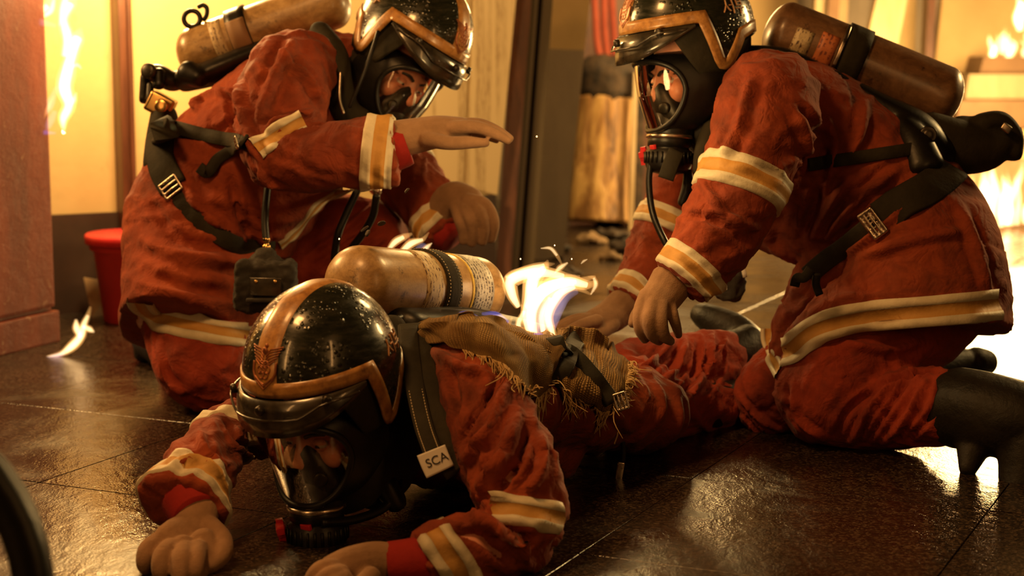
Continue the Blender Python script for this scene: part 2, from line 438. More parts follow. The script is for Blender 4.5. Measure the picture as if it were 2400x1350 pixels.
fr = m.add('ShaderNodeFresnel'); fr.inputs[0].default_value = 1.5; mx = m.add('ShaderNodeMixShader'); m.l.new(fr.outputs[0], mx.inputs[0]); m.l.new(t.outputs[0], mx.inputs[1]); m.l.new(g.outputs[0], mx.inputs[2]); m.l.new(mx.outputs[0], m.out.inputs[0])
m = NT('skin'); co = m.pos(); m.set(col=m.ramp(m.noise(co, 30, 4), [(.3, (.50, .19, .12)), (.7, (.66, .29, .19))]), rough=.45, sss=.12); m.b.inputs['Subsurface Radius'].default_value = (.01, .004, .002); m.bump(m.noise(co, 300, 2), .12, .001)
m = NT('hair'); m.set(col=(.012, .008, .006), rough=.5)
m = NT('eye_white'); m.set(col=(.6, .52, .46), rough=.2)
m = NT('iris'); m.set(col=(.02, .010, .006), rough=.1)
m = NT('red_plastic'); m.set(col=(.55, .025, .03), rough=.35, spec=.5)
m = NT('bucket_red'); co = m.pos(); m.set(col=m.ramp(m.noise(co, 8), [(.3, (.42, .015, .02)), (.7, (.6, .03, .035))]), rough=.4)
m = NT('steel'); co = m.pos(); m.set(col=(.55, .47, .38), metal=1, rough=m.val(m.noise(co, 60), .3, .7, .2, .42))
m = NT('brass'); m.set(col=(.6, .38, .14), metal=1, rough=.28)
m = NT('dark_metal'); co = m.pos(); m.set(col=(.05, .042, .034), metal=.7, rough=m.val(m.noise(co, 50), .3, .7, .25, .5))
def bottle_mat(name, c0, c1, c2, dark):
    m = NT(name); co = m.pos(1, None, True); a = m.noise(co, 9, 7, .72, .6); b = m.noise(m.pos(1, (60, 60, 22), True), 1, 5, .75); d = m.noise(co, 24, 6, .75)
    col = m.ramp(a, [(.3, c0), (.5, c1), (.72, c2)]); col = m.mix(m.val(b, .42, .66, 0, .55), col, c0); col = m.mix(m.val(d, .58, .70, 0, .9), col, dark)
    m.set(col=col, rough=m.val(a, .3, .7, .28, .5), spec=.5, coat=.25, coatr=.2); m.bump(d, .25, .003); return m
bottle_mat('bottle', (.16, .085, .032), (.40, .25, .105), (.56, .39, .19), (.035, .018, .008))
bottle_mat('bottle_dark', (.07, .035, .018), (.19, .095, .045), (.30, .16, .08), (.025, .013, .008))
def label_mat(name, base, ink, sx, sz, thr=.54):
    m = NT(name); co = m.pos(1, None, True); u = m.noise(m.pos(1, (sx, sx, sz), True), 1, 2, .6); d = m.noise(co, 30, 6, .75)
    rows = m.add('ShaderNodeTexWave', wave_type='BANDS', bands_direction='Z'); rows.inputs['Scale'].default_value = 34; rows.inputs['Distortion'].default_value = 0; m.l.new(co, rows.inputs['Vector'])
    f = m.math('MULTIPLY', m.val(u, thr-.03, thr+.03), m.val(rows.outputs['Fac'], .35, .55)); col = m.mix(f, base, ink); col = m.mix(m.val(d, .55, .72, 0, .8), col, (.10, .055, .025))
    m.set(col=col, rough=.5); return m
label_mat('label_cream', (.50, .38, .22), (.10, .05, .03), 120, 260)
label_mat('label_grey', (.40, .38, .33), (.06, .05, .05), 200, 160, .5)
label_mat('label_orange', (.50, .15, .05), (.2, .05, .03), 120, 90)
m = NT('label_yellow'); co = m.pos(); m.set(col=m.ramp(m.noise(co, 40), [(.35, (.40, .25, .03)), (.6, (.62, .44, .06))]), rough=.5)
m = NT('burlap'); co = m.pos(); a = m.noise(co, 12, 4)
m.set(col=m.ramp(a, [(.3, (.26, .15, .05)), (.6, (.42, .27, .10)), (.8, (.52, .36, .15))]), rough=.9, spec=.1)
m = NT('burlap_thread'); m.set(col=(.50, .33, .14), rough=.9)
m = NT('char'); co = m.pos(); m.set(col=m.ramp(m.noise(co, 18, 5), [(.35, (.012, .008, .006)), (.75, (.07, .04, .02))]), rough=.8); m.bump(m.noise(co, 30, 5), .6, .02)
# room
m = NT('plaster'); co = m.pos(); a = m.noise(co, 1.6, 5, .6); s_ = m.noise(m.pos(1, (9, 9, 3)), 1, 7, .75)
col = m.ramp(a, [(.3, (.52, .37, .17)), (.7, (.62, .46, .23))]); col = m.mix(m.val(s_, .60, .74, 0, .55), col, (.20, .12, .05)); m.set(col=col, rough=.7); m.bump(m.noise(co, 25, 4), .15, .01)
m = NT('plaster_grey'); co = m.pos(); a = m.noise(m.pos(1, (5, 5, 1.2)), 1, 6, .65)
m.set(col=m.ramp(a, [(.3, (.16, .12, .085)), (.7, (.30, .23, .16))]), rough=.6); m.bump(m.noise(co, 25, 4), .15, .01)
m = NT('plaster_buff'); co = m.pos(); m.set(col=m.ramp(m.noise(co, 3, 5), [(.3, (.42, .28, .12)), (.7, (.52, .36, .17))]), rough=.7)
m = NT('paper'); co = m.pos(); li = m.noise(m.pos(1, (160, 160, 22)), 1, 3, .7); cl = m.noise(m.pos(1, (26, 26, 1.1)), 1, 1, .4)
f = m.math('MULTIPLY', m.val(cl, .45, .55), m.val(li, .40, .62, 0.15, .8)); m.set(col=m.mix(f, (.62, .47, .26), (.30, .19, .085)), rough=.8)
m = NT('frame_brown'); co = m.pos(); m.set(col=m.ramp(m.noise(m.pos(1, (40, 40, 4)), 1, 4), [(.3, (.055, .018, .010)), (.7, (.14, .05, .025))]), rough=.4); m.bump(m.noise(m.pos(1, (80, 80, 6)), 1, 3), .2, .004)
m = NT('frame_olive'); m.set(col=(.09, .065, .032), rough=.4)
m = NT('base_dark'); co = m.pos(); m.set(col=m.ramp(m.noise(co, 5, 5), [(.3, (.020, .009, .006)), (.7, (.05, .022, .013))]), rough=.6)
m = NT('cabinet_red'); co = m.pos(); a = m.noise(m.pos(1, (7, 7, 1.6)), 1, 6, .7); p = m.noise(co, 26, 6, .8); q = m.noise(co, 2.4, 3, .6)
col = m.ramp(a, [(.3, (.07, .014, .007)), (.55, (.14, .027, .012)), (.75, (.20, .045, .02))]); col = m.mix(m.math('MULTIPLY', m.val(p, .60, .68), m.val(q, .45, .6)), col, (.36, .25, .18))
m.set(col=col, rough=m.val(p, .3, .7, .4, .6), spec=.25); m.bump(p, .35, .01)
m = NT('wood_gold'); co = m.pos(); a = m.noise(m.pos(1, (14, 14, 2.2)), 1, 6, .65, 1.0)
m.set(col=m.ramp(a, [(.32, (.05, .02, .010)), (.48, (.28, .14, .045)), (.66, (.55, .34, .12))]), rough=.5); m.bump(a, .6, .03)
m = NT('beam_pale'); co = m.pos(); a = m.noise(m.pos(1, (9, 9, 1.5)), 1, 5, .6); m.set(col=m.ramp(a, [(.3, (.36, .25, .13)), (.7, (.55, .42, .25))]), rough=.6)
m = NT('step_brown'); co = m.pos(); a = m.noise(co, 4, 5); m.set(col=m.ramp(a, [(.3, (.16, .08, .035)), (.7, (.28, .16, .08))]), rough=.55)
m = NT('cardboard'); co = m.pos(); m.set(col=m.ramp(m.noise(co, 14, 4), [(.3, (.12, .07, .035)), (.7, (.25, .16, .08))]), rough=.85)
# wet granite floor
m = NT('granite'); co = m.pos(); f = m.add('ShaderNodeTexVoronoi', feature='F1'); f.inputs['Scale'].default_value = 230; m.l.new(co, f.inputs['Vector'])
sp = m.add('ShaderNodeSeparateColor'); m.l.new(f.outputs['Color'], sp.inputs[0])
g1 = m.ramp(sp.outputs[0], [(.0, (.006, .004, .003)), (.45, (.016, .010, .007)), (.75, (.042, .026, .017)), (1., (.10, .066, .044))]); st = m.noise(co, 3.2, 5, .65)
col = m.mix(m.val(st, .45, .7, 0, .6), g1, (.014, .008, .005)); wet = m.noise(co, 2.1, 4, .6, .8)
m.set(col=col, rough=m.val(wet, .40, .62, .06, .34), spec=.5)
rip = m.noise(m.pos(1, (1, .55, 1)), 34, 3, .55, .4); spk = m.noise(co, 210, 2, .6); n = m.bump(rip, .16, .012); m.bump(spk, .30, .0022, n)
m = NT('grout'); m.set(col=(.012, .008, .006), rough=.5)
m = NT('water'); m.set(col=(.01, .006, .004), rough=.03, spec=.6)
def flame_vol(name, col, k):
    m = NT(name); m.n.remove(m.b); e = m.add('ShaderNodeEmission'); e.inputs[0].default_value = (*col, 1); e.inputs[1].default_value = k; m.l.new(e.outputs[0], m.out.inputs['Volume']); return m
flame_vol('flame_core', (1, .72, .36), 165); flame_vol('flame_outer', (1, .46, .12), 62); flame_vol('flame_blue', (.16, .20, 1), 34); flame_vol('flame_violet', (.55, .42, .66), 16)
flame_vol('fire_core', (1, .68, .32), 120); flame_vol('fire_outer', (1, .44, .11), 34)
m = NT('ember'); m.n.remove(m.b); e = m.add('ShaderNodeEmission'); e.inputs[0].default_value = (1, .55, .2, 1); e.inputs[1].default_value = 8; m.l.new(e.outputs[0], m.out.inputs[0])
# ------------------------------------------------------------------ the room
def struct(o): o['kind'] = 'structure'; return o
TA = Vector((.42, .9, 0)).normalized(); TB = Vector((.9, -.42, 0)).normalized(); TS = .565
t0 = Vector((.864, 3.15, 0))
V, Fc = boxp((0.3, 6.0, -.06), (9, 13, .06)); floor = struct(P_(V, Fc, 'floor', 'grout', None, False))
tv, tf = bbox_bev((0, 0, -.015), (TS-.0025, TS-.0025, .03), .0006, 1); tile_me = None
cnt = 0
for i in range(-8, 14):
    for j in range(-8, 11):
        c = t0+TA*(i+.5)*TS+TB*(j+.5)*TS
        d = c.y
        if d < 1.9 or d > 9.6 or abs(c.x) > .33*d+.55: continue
        if tile_me is None:
            tile_me = mesh_of('tile', tv, tf, False); tile_me.materials.append(M['granite'])
        o = bpy.data.objects.new('tile', tile_me); COL.objects.link(o)
        o.location = (c.x, c.y, random.uniform(-.0006, .0006)); o.rotation_euler = (random.uniform(-.0008, .0008), random.uniform(-.0008, .0008), math.atan2(TB.y, TB.x))
        attach(o, floor); cnt += 1
def prism(corners, th, vec=None):
    """quad of world points extruded along vec (default: away from the camera, level)"""
    q = [Vector(c) for c in corners]
    if vec is None:
        n = (q[1]-q[0]).cross(q[3]-q[0]).normalized(); vec = n if n.y > 0 else -n
    r = [c+Vector(vec)*th for c in q]; V = np.array([v[:] for v in q+r])
    return V, [(0, 1, 2, 3), (7, 6, 5, 4), (0, 4, 5, 1), (1, 5, 6, 2), (2, 6, 7, 3), (3, 7, 4, 0)]
# the cream wall on the left runs away to the right
WA = Vector((-1.393, 5.49, 0)); WD = Vector((1.341, .71, 0)).normalized(); WN = Vector((WD.y, -WD.x, 0))
def wall_at(px, py, off=0.0):
    r = ray(px, py); o = WA+WN*off; t = (o-CAM).dot(WN)/r.dot(WN); return CAM+r*t
def wsz(px, py):
    q = wall_at(px, py); return (q-WA).dot(WD), q.z
def wbox(s0, s1, z0, z1, o0, o1):
    pts = []
    q = [WA+WD*s0+WN*o1+Vector((0, 0, z0)), WA+WD*s1+WN*o1+Vector((0, 0, z0)), WA+WD*s1+WN*o1+Vector((0, 0, z1)), WA+WD*s0+WN*o1+Vector((0, 0, z1))]
    return prism(q, o1-o0, -WN)
V, Fc = wbox(-1.6, 1.50, 0, 3.0, -.12, 0); wl = struct(P_(V, Fc, 'wall_left', 'plaster', None, False))
zb = wsz(190, 500)[1]
V, Fc = wbox(-1.6, 1.50, 0, zb, 0, .025); struct(P_(V, Fc, 'baseboard_left', 'base_dark', None, False))
s0 = wsz(266, 300)[0]; s1 = wsz(297, 300)[0]
pv = [bbox_bev((0, 0, 0), (s1-s0, .09, 3.0), .012, 2, Matrix.Translation(WA+WD*(s0+s1)/2+WN*.045+Vector((0, 0, 1.5))) @ Matrix.Rotation(math.atan2(WD.y, WD.x), 4, 'Z')),
      bbox_bev((0, 0, 0), ((s1-s0)*.35, .11, 3.0), .006, 2, Matrix.Translation(WA+WD*(s1-.01)+WN*.05+Vector((0, 0, 1.5))) @ Matrix.Rotation(math.atan2(WD.y, WD.x), 4, 'Z'))]
V, Fc = join(pv); struct(P_(V, Fc, 'trim_1', 'frame_brown', None, False))
# notices pasted on the wall beside the door
def sheet(c4, off, mat, label, nm='paper_notice'):
    q = [wall_at(x, y, off) for x, y in c4]; V, Fc = prism(q, .002, -WN)
    return P_(V, Fc, nm, mat, None, False, label=label, category='notice', group='notices on the cream wall')
sheet([(1092, 440), (1166, 457), (1213, -40), (1112, -40)], .006, 'paper', 'tall printed paper notice on the cream wall next to the dark door post')
sheet([(985, 415), (1085, 438), (1104, -40), (1000, -40)], .004, 'paper', 'printed paper notice on the wall directly behind the flat gloved hand')
def slab(c4, ds, th, name, mat, st=True, label=None, cat=None, group=None):
    if isinstance(ds, (int, float)): ds = [ds]*4
    q = [P(x, y, d) for (x, y), d in zip(c4, ds)]; V, Fc = prism(q, th)
    o = P_(V, Fc, name, mat, None, False)
    if st: o['kind'] = 'structure'
    else:
        o['label'] = label; o['category'] = cat
        if group: o['group'] = group
    return o
# leaning door post with grooves, then the grey pier
slab([(1160, 664), (1196, 660), (1250, -60), (1208, -60)], 6.25, .10, 'trim_2', 'frame_brown')
slab([(1196, 660), (1212, 658), (1266, -60), (1250, -60)], 6.30, .08, 'trim_3', 'frame_olive')
slab([(1212, 660), (1224, 658), (1277, -60), (1266, -60)], 6.36, .06, 'trim_4', 'base_dark')
slab([(1224, 655), (1250, 650), (1300, -60), (1277, -60)], 6.32, .10, 'trim_5', 'frame_olive')
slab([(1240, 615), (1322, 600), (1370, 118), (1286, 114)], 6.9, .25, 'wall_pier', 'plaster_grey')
slab([(1286, 114), (1370, 118), (1390, -60), (1300, -60)], 6.9, .25, 'wall_pier_lit_top', 'plaster_buff')  # same grey pier, the light on its upper part painted as buff
# back wall, dark alcove behind the pillar
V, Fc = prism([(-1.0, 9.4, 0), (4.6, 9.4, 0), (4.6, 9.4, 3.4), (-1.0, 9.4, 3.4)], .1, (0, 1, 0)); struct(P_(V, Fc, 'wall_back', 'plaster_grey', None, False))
slab([(1330, 540), (1530, 540), (1530, -80), (1370, -80)], 8.9, .06, 'wall_alcove', 'frame_brown')
# standing timber wrapped in scorched sheeting with a sooty drum on it
def rough(me, amp, sc, seed=0):
    V = verts_of(me); N = normals_of(me)
    d = np.array([noise.fractal(Vector(v)*sc+Vector((seed, 0, 0)), .8, 2., 4) for v in V]); set_verts(me, V+N*(d*amp)[:, None])
def subd(V, Fc, name, cuts=8):
    return mesh_of(name, V, Fc)
pil = thing('wrapped_pillar', FL(1415, 527), 'golden scorched wrapped column with a sooty drum on top beside the grey pier', 'column')
me = mesh_of('sheeting', *loft(catmull([P(1408, 520, 8.1), P(1412, 430, 8.1), P(1420, 330, 8.1), P(1428, 232, 8.1)], 14), [.155-.0004*i for i in range(43)], .14, 64, None, True, False)); 
V = verts_of(me); 
for i, v in enumerate(V):
    a = math.atan2(v[1]-8.1, v[0]-.42); k = 1+.16*noise.noise((a*2.2, v[2]*1.1, 3))+.07*noise.noise((a*5, v[2]*3, 9)); V[i, 0] = .42+(v[0]-.42)*k
set_verts(me, V); put('sheeting', me, 'wood_gold', pil)
me = mesh_of('drum', *lathe([(.10, 0), (.135, .01), (.145, .05), (.14, .12), (.15, .16), (.11, .2), (.05, .205)], 40, Matrix.Translation(P(1432, 236, 8.1)))); rough(me, .012, 14); put('drum', me, 'char', pil)
slab([(1488, 560), (1506, 558), (1512, 150), (1492, 150)], 8.0, .06, 'charred_post', 'char', False, 'thin charred upright post right of the golden wrapped column', 'post')
slab([(1474, 540), (1484, 540), (1496, 170), (1486, 170)], 7.95, .03, 'pale_batten', 'beam_pale', False, 'narrow pale batten standing between golden column and charred post', 'batten')
for k, (x0, x1) in enumerate(((1392, 1404), (1412, 1422), (1432, 1436))):
    pts = [(x0+random.uniform(-4, 4), -60, 8.3), (x0+4, 40, 8.3), (x0+8, 100, 8.3), (x1+6, 150+10*k, 8.3)]
    V, Fc = hose(pts, .018, 10, 10); me = mesh_of('c', V, Fc); 
    put('hanging_cord', me, 'cord_red', None, label=['dark red cord hanging above the drum, nearest the grey pier', 'dark red cord hanging above the drum, the middle one', 'dark red cord hanging above the drum, nearest the helmet'][k], category='cord', group='red cords hanging above the drum')
# right background: panels, leaning pale beams, steps
slab([(1735, 560), (1858, 560), (1868, -60), (1745, -60)], 9.1, .08, 'wall_panel', 'plaster_buff')
slab([(2060, 560), (2130, 560), (2150, -60), (2072, -60)], 9.1, .08, 'wall_panel_right', 'plaster_buff')
B = 'pale beams leaning behind the crouching figure'
slab([(1888, 520), (1966, 520), (1990, -50), (1914, -50)], 8.6, .12, 'leaning_beam', 'beam_pale', False, 'wide pale beam standing behind the right air cylinder', 'beam', B)
slab([(1936, 96), (1962, 92), (1972, -50), (1946, -50)], 8.56, .05, 'slot_plate', 'step_brown', False, 'short brown plate standing in for a dark slot high on the wide pale beam', 'plate')  # dark slot in the beam, its darkness put into a brown plate
slab([(1960, 400), (2040, 420), (2136, -50), (2066, -50)], 8.4, .10, 'leaning_beam', 'beam_pale', False, 'slanted pale beam leaning to the right above the cylinder', 'beam', B)
slab([(2150, 560), (2170, 560), (2196, -60), (2178, -60)], 8.8, .12, 'trim_6', 'frame_brown')
slab([(2190, 170), (2460, 170), (2460, -60), (2215, -60)], 9.2, .06, 'wall_niche', 'plaster_buff')
stp = thing('brick_steps', FL(2350, 560), 'scorched brown steps with fire burning on them at the far right', 'steps')
for y0, y1, x0, d, mt in ((134, 172, 2296, 8.9, 'step_brown'), (174, 232, 2262, 8.8, 'beam_pale'), (236, 300, 2240, 8.7, 'step_brown'), (304, 372, 2215, 8.6, 'plaster_buff'), (376, 560, 2200, 8.5, 'step_brown')):
    q0 = P(x0, y1, d); q1 = P(2600, y1, d); q2 = P(2600, y0, d); q3 = P(x0+10, y0, d); V, Fc = prism([q0, q1, q2, q3], .35, (0, 1, 0)); P_(V, Fc, 'step', mt, stp, False)
# red cabinet at the left edge
cab = thing('burning_cabinet', FL(100, 812), 'tall dark red cabinet with blistered paint burning along its edge', 'cabinet')
ca = FL(-190, 880); cb = FL(137, 800); dirc = (cb-ca).normalized(); nc = Vector((dirc.y, -dirc.x, 0))
def cbox(s0, s1, z0, z1, o0, o1, name, mat='cabinet_red', bev=.006, par=None):
    L = s1-s0; mtx = Matrix.Translation(ca+dirc*(s0+s1)/2+nc*(o0+o1)/2+Vector((0, 0, (z0+z1)/2))) @ Matrix.Rotation(math.atan2(dirc.y, dirc.x), 4, 'Z')
    V, Fc = bbox_bev((0, 0, 0), (L, abs(o1-o0), z1-z0), bev, 2, mtx); return P_(V, Fc, name, mat, par or cab, False)
CL = (cb-ca).length
cbox(0, CL, .0, 1.9, -.02, -.45, 'carcass'); 
cbox(0.01, CL-.012, .10, 1.08, .004, -.018, 'door', bev=.01); cbox(0.01, CL-.012, 1.10, 1.85, .004, -.018, 'door', bev=.01); cbox(0, CL, .0, .09, .008, -.02, 'plinth')
# red bucket behind the kneeling figure
bk = thing('red_bucket', FL(318, 752), 'red plastic bucket with a rolled rim behind the kneeling figure', 'bucket')
bo = FL(318, 752); 
V, Fc = lathe([(.088, 0), (.094, .004), (.118, .215), (.13, .222), (.132, .243), (.136, .248), (.136, .262), (.126, .266), (.12, .258), (.112, .2), (.085, .02)], 40, Matrix.Translation(bo)); P_(V, Fc, 'pail', 'bucket_red', bk)
V, Fc = lathe([(.1365, .236), (.1425, .24), (.1435, .262), (.138, .268)], 40, Matrix.Translation(bo)); P_(V, Fc, 'rim', 'bucket_red', bk)
# scraps against the skirting
q = [FL(215, 745), FL(268, 735), FL(268, 735)+Vector((0.0, .03, .09)), FL(203, 740)+Vector((-.01, .02, .115))]
V, Fc = prism(q, .006, (0, 1, .2)); P_(V, Fc, 'cardboard_scrap', 'cardboard', None, False, label='scrap of brown cardboard propped up beside the red bucket', category='scrap')
# rubble on the floor at the back
DB = 'charred rubble on the floor behind the fire'
lab = ['charred lump of rubble left of the golden column base', 'pale broken chunk on the floor before the golden column', 'flat charred flake on the floor right of the golden column', 'small charred lump on floor just right of the burning back', 'charred stick lying under the charred post', 'little pale flake on floor between flames and far sleeve']
for k, (x, y, s, mt) in enumerate(((1300, 590, .05, 'char'), (1385, 572, .045, 'cardboard'), (1440, 560, .05, 'char'), (1330, 650, .04, 'char'), (1480, 590, .06, 'char'), (1430, 610, .03, 'cardboard'))):
    c = FL(x, y); V, Fc = ellipsoid((0, 0, 0), (s*1.5, s, s*.45), Matrix.Translation(c+Vector((0, 0, s*.38))), 16, 10); me = mesh_of('r', V, Fc); rough(me, .02, 22, k*3.3)
    me.polygons.foreach_set('use_smooth', [False]*len(me.polygons)); put('rubble', me, mt, None, label=lab[k], category='rubble', group=DB)
# ------------------------------------------------------------------ heads: helmet, mask, face
HA, HB, HC = .125, .150, .148
def hp(az, el, off=0.0):
    a, e = math.radians(az), math.radians(el); ce = math.cos(e) if e > 0 else math.cos(e)**.4
    return np.array([(HA+off)*math.sin(a)*ce, (HB+off)*math.cos(a)*ce, (HC+off)*math.sin(e)])
def head_mat(yaw, pitch, roll, px, py, d):
    return Matrix.Translation(P(px, py, d)) @ Matrix.Rotation(math.radians(yaw), 4, 'Z') @ Matrix.Rotation(math.radians(pitch), 4, 'X') @ Matrix.Rotation(math.radians(roll), 4, 'Y')
EDGE = [(0, 3.5), (40, 3.5), (72, 3), (80, 1), (86, -18), (91, -39), (99, -42), (108, -34), (120, -18), (150, -12), (180, -11)]
def edge_el(az):
    az = abs(((az+180) % 360)-180); return float(np.interp(az, [e[0] for e in EDGE], [e[1] for e in EDGE]))
STR = [(0, 8.6), (25, 8.6), (50, 8.3), (70, 7.8), (81, 7.3), (87, -12), (92, -30), (94.5, -35), (98, -36.2), (102, -34.5), (109, -24), (118, -11), (135, -7), (160, -6), (180, -6)]
def strip2d(line, hw):
    a = np.array(line, float); out = []
    for i in range(len(a)):
        t1 = nrm(a[min(i+1, len(a)-1)]-a[max(i, 0)] if i < len(a)-1 else a[i]-a[i-1]); t0_ = nrm(a[i]-a[i-1]) if i else t1
        n1 = np.array([-t1[1], t1[0]]); n0 = np.array([-t0_[1], t0_[0]]); n = nrm(n0+n1); k = min(1/max(n@n1, .3), 2.2)
        out.append((a[i]+n*hw*k, a[i]-n*hw*k))
    return out
def densify(line, step=3.0):
    o = [line[0]]
    for a, b in zip(line[:-1], line[1:]):
        n = max(1, int(math.hypot(b[0]-a[0], b[1]-a[1])/step))
        o += [(a[0]+(b[0]-a[0])*k/n, a[1]+(b[1]-a[1])*k/n) for k in range(1, n+1)]
    return o
def surf_strip(line, hw, off, Mx, rows=4, th=.0018):
    L = strip2d(densify(line), hw); V = []; Fc = []; ts = np.linspace(0, 1, rows)
    ks = [(0, -.002)]+[(t, off) for t in ts]+[(1, -.002)]
    for p, q in L:
        for t, o in ks: e = p+(q-p)*t; V.append(hp(e[0], e[1], o))
    k = len(ks)
    for i in range(len(L)-1):
        for j in range(k-1): Fc.append((i*k+j, i*k+j+1, (i+1)*k+j+1, (i+1)*k+j))
    return xf(np.array(V), Mx), Fc
def surf_line(pts, r, off, Mx, n=6):
    c = np.array([hp(a, e, off) for a, e in densify(pts, 1.5)])
    if len(c) < 3: c = catmull(c, 3)
    V, Fc = loft(c, r, r, n, None); return xf(V, Mx), Fc
HANGUL = [  # strokes in a unit box for the two syllables painted on the helmet
    [((.30, .95), (.26, .6), (.0, .15)), ((.28, .6), (.40, .35), (.55, .18)), ((.55, .58), (.82, .58)), ((.84, 1.0), (.84, .0))],
    [((1.25, .98), (1.25, .5)), ((1.75, .98), (1.75, .5)), ((1.25, .74), (1.75, .74)), ((1.25, .5), (1.75, .5)), ((1.08, .3), (1.95, .3)), ((1.5, .3), (1.5, -.05))]]
def helmet(Mx, label, txt_side):
    root = thing('fire_helmet', Mx @ Vector((0, 0, -.09)), label, 'helmet', 'helmets worn by the three figures')
    naz, nel = 96, 26; V = []; Fc = []
    for i in range(nel):
        for j in range(naz):
            az = 360*j/naz; e0 = edge_el(az); V.append(hp(az, 90+(e0-90)*(i+.15)/(nel-.85)))
    n0 = len(V)
    for i in range(nel):
        for j in range(naz):
            az = 360*j/naz; e0 = edge_el(az); V.append(hp(az, 90+(e0-90)*(i+.15)/(nel-.85), -.007))
    for i in range(nel-1):
        for j in range(naz):
            j2 = (j+1) % naz; a, b, c, d = i*naz+j, i*naz+j2, (i+1)*naz+j2, (i+1)*naz+j; Fc += [(a, d, c, b), (n0+a, n0+b, n0+c, n0+d)]
    for j in range(naz):
        j2 = (j+1) % naz; a, b = (nel-1)*naz+j, (nel-1)*naz+j2; Fc.append((a, n0+a, n0+b, b))
    V.append(hp(0, 90)); Fc += [(j, (j+1) % naz, len(V)-1) for j in range(naz)]
    shell = P_(xf(np.array(V), Mx), Fc, 'shell', 'helmet_shell', root)
    mir = lambda l: [(-a, e) for a, e in l]
    V, Fc = join([surf_strip(STR, 4.9, .0022, Mx), surf_strip(mir(STR), 4.9, .0022, Mx), surf_strip([(0, 8), (0.001, 89)], 9.0, .0018, Mx, 8)])
    # crown strip is narrow in azimuth near the top: build it as a plain arc
    arc = []
    for e in np.linspace(6, 128, 44):
        q = hp(0, e, .0016) if e <= 90 else hp(180, 180-e, .0016); arc.append(q)
    arc = np.array(arc); nn = nrm(arc/np.array([HA, HB, HC])**2); 
    V2 = []; F2 = []
    wv = .0235
    for i, (q, n_) in enumerate(zip(arc, nn)):
        for x in np.linspace(-1, 1, 7):
            xx = x*wv; s = math.sqrt(max(0, 1-(xx/HA)**2)); V2.append(np.array([xx, q[1]*s, q[2]*s])+n_*(.0012 if abs(x) < .99 else -.0015))
    for i in range(len(arc)-1):
        for j in range(6): F2.append((i*7+j, i*7+j+1, (i+1)*7+j+1, (i+1)*7+j))
    V, Fc = join([surf_strip(STR, 4.9, .0022, Mx), surf_strip(mir(STR), 4.9, .0022, Mx)])
    P_(V, Fc, 'chevron_stripe', 'stripe_gold', root, label='gold chevron stripe'); P_(xf(np.array(V2), Mx), F2, 'crown_stripe', 'stripe_gold', root, label='gold crown stripe')
    # emblem: spread wings above a ringed blossom and a chevron foot
    parts = []
    for s in (-1, 1):
        for k in range(5): parts.append(surf_line([(s*1.2, 30-1.5*k), (s*(4+.3*k), 32.5-1.9*k), (s*(16-1.6*k), 34.6-1.8*k)], .0013, .003, Mx))
        parts.append(surf_line([(s*1., 31), (s*5, 34.5), (s*17.5, 36)], .0014, .003, Mx)); parts.append(surf_line([(s*11.5, 26), (s*11, 20), (s*8, 15.5)], .0022, .003, Mx)); parts.append(surf_line([(s*9, 17.5), (0, 11.5)], .0016, .003, Mx)); parts.append(surf_line([(s*9, 15.6), (0, 9.6)], .0012, .003, Mx)); parts.append(surf_line([(s*3.5, 14.4), (-s*2.6, 9.9+1.8)], .001, .003, Mx))
    for cx, cy, r in ((0, 22, 2.4), (3.6, 22, 2.4), (-3.6, 22, 2.4), (1.9, 25.2, 2.2), (-1.9, 25.2, 2.2), (2.0, 18.6, 2.3), (-2.0, 18.6, 2.3)):
        parts.append(surf_line([(cx+r*math.cos(t)*1.05, cy+r*math.sin(t)) for t in np.linspace(0, 2*math.pi, 13)], .0013, .003, Mx))
    parts.append(ellipsoid(hp(0, 33, .003), (.006, .003, .008), Mx)); parts.append(ellipsoid(hp(0, 36.8, .003), (.0035, .003, .004), Mx))
    V, Fc = join(parts); P_(V, Fc, 'emblem', 'emblem', root, label='raised winged copper emblem')
    # painted syllables, both sides
    for sd in txt_side:
        pr = []
        for syl in HANGUL:
            for st in syl:
                f = lambda x, y: ((102+x*13)*(-1) if sd < 0 else 128-x*13, 6+y*12)
                pr.append(surf_line([f(*q) for q in st], .0017, .0004, Mx, 6))
        V, Fc = join(pr); P_(V, Fc, 'lettering', 'lettering', shell)
    # peak: wraps the brow, deepest in the middle
    az = np.linspace(-74, 74, 57); prof = [(0, 0), (.33, .38), (.7, .74), (1, 1)]
    V = []; Fc = []
    for side in (0, 1):
        for a in az:
            f = max(0., 1-(abs(a)/74)**2.6)
            for t, g in prof:
                el = 2.5+(-8-12.5*f)*t*(.35+.65*f); o = .004+.017*g*f+.003*(1-side); o -= 0 if side == 0 else 0.0
                V.append(hp(a, el, o-(.004 if side else 0)))
    k = len(prof); n = len(az)
    for side in (0, 1):
        b = side*n*k
        for i in range(n-1):
            for j in range(k-1):
                q = (b+i*k+j, b+i*k+j+1, b+(i+1)*k+j+1, b+(i+1)*k+j); Fc.append(q[::-1] if side else q)
    b = n*k
    for i in range(n-1): Fc += [(i*k+k-1, b+i*k+k-1, b+(i+1)*k+k-1, (i+1)*k+k-1), (i*k, (i+1)*k, b+(i+1)*k, b+i*k)]
    peak = P_(xf(np.array(V), Mx), Fc, 'peak', 'visor', root)
    # stepped brace along the peak's top edge and three rivets
    br = [(-66, -1), (-47, -.2), (-40, -1.2), (-26, -6.5), (26, -6.5), (40, -1.2), (47, -.2), (66, -1)]
    V, Fc = surf_line(br, .0026, .014, Mx, 6); 
    c = []
    for a, e in densify(br, 2): 
        f = max(0., 1-(abs(a)/74)**2.6); c.append(hp(a, e, .009+.016*f))
    V, Fc = loft(np.array(c), .0022, .0022, 6); P_(xf(V, Mx), Fc, 'brace', 'visor', peak)
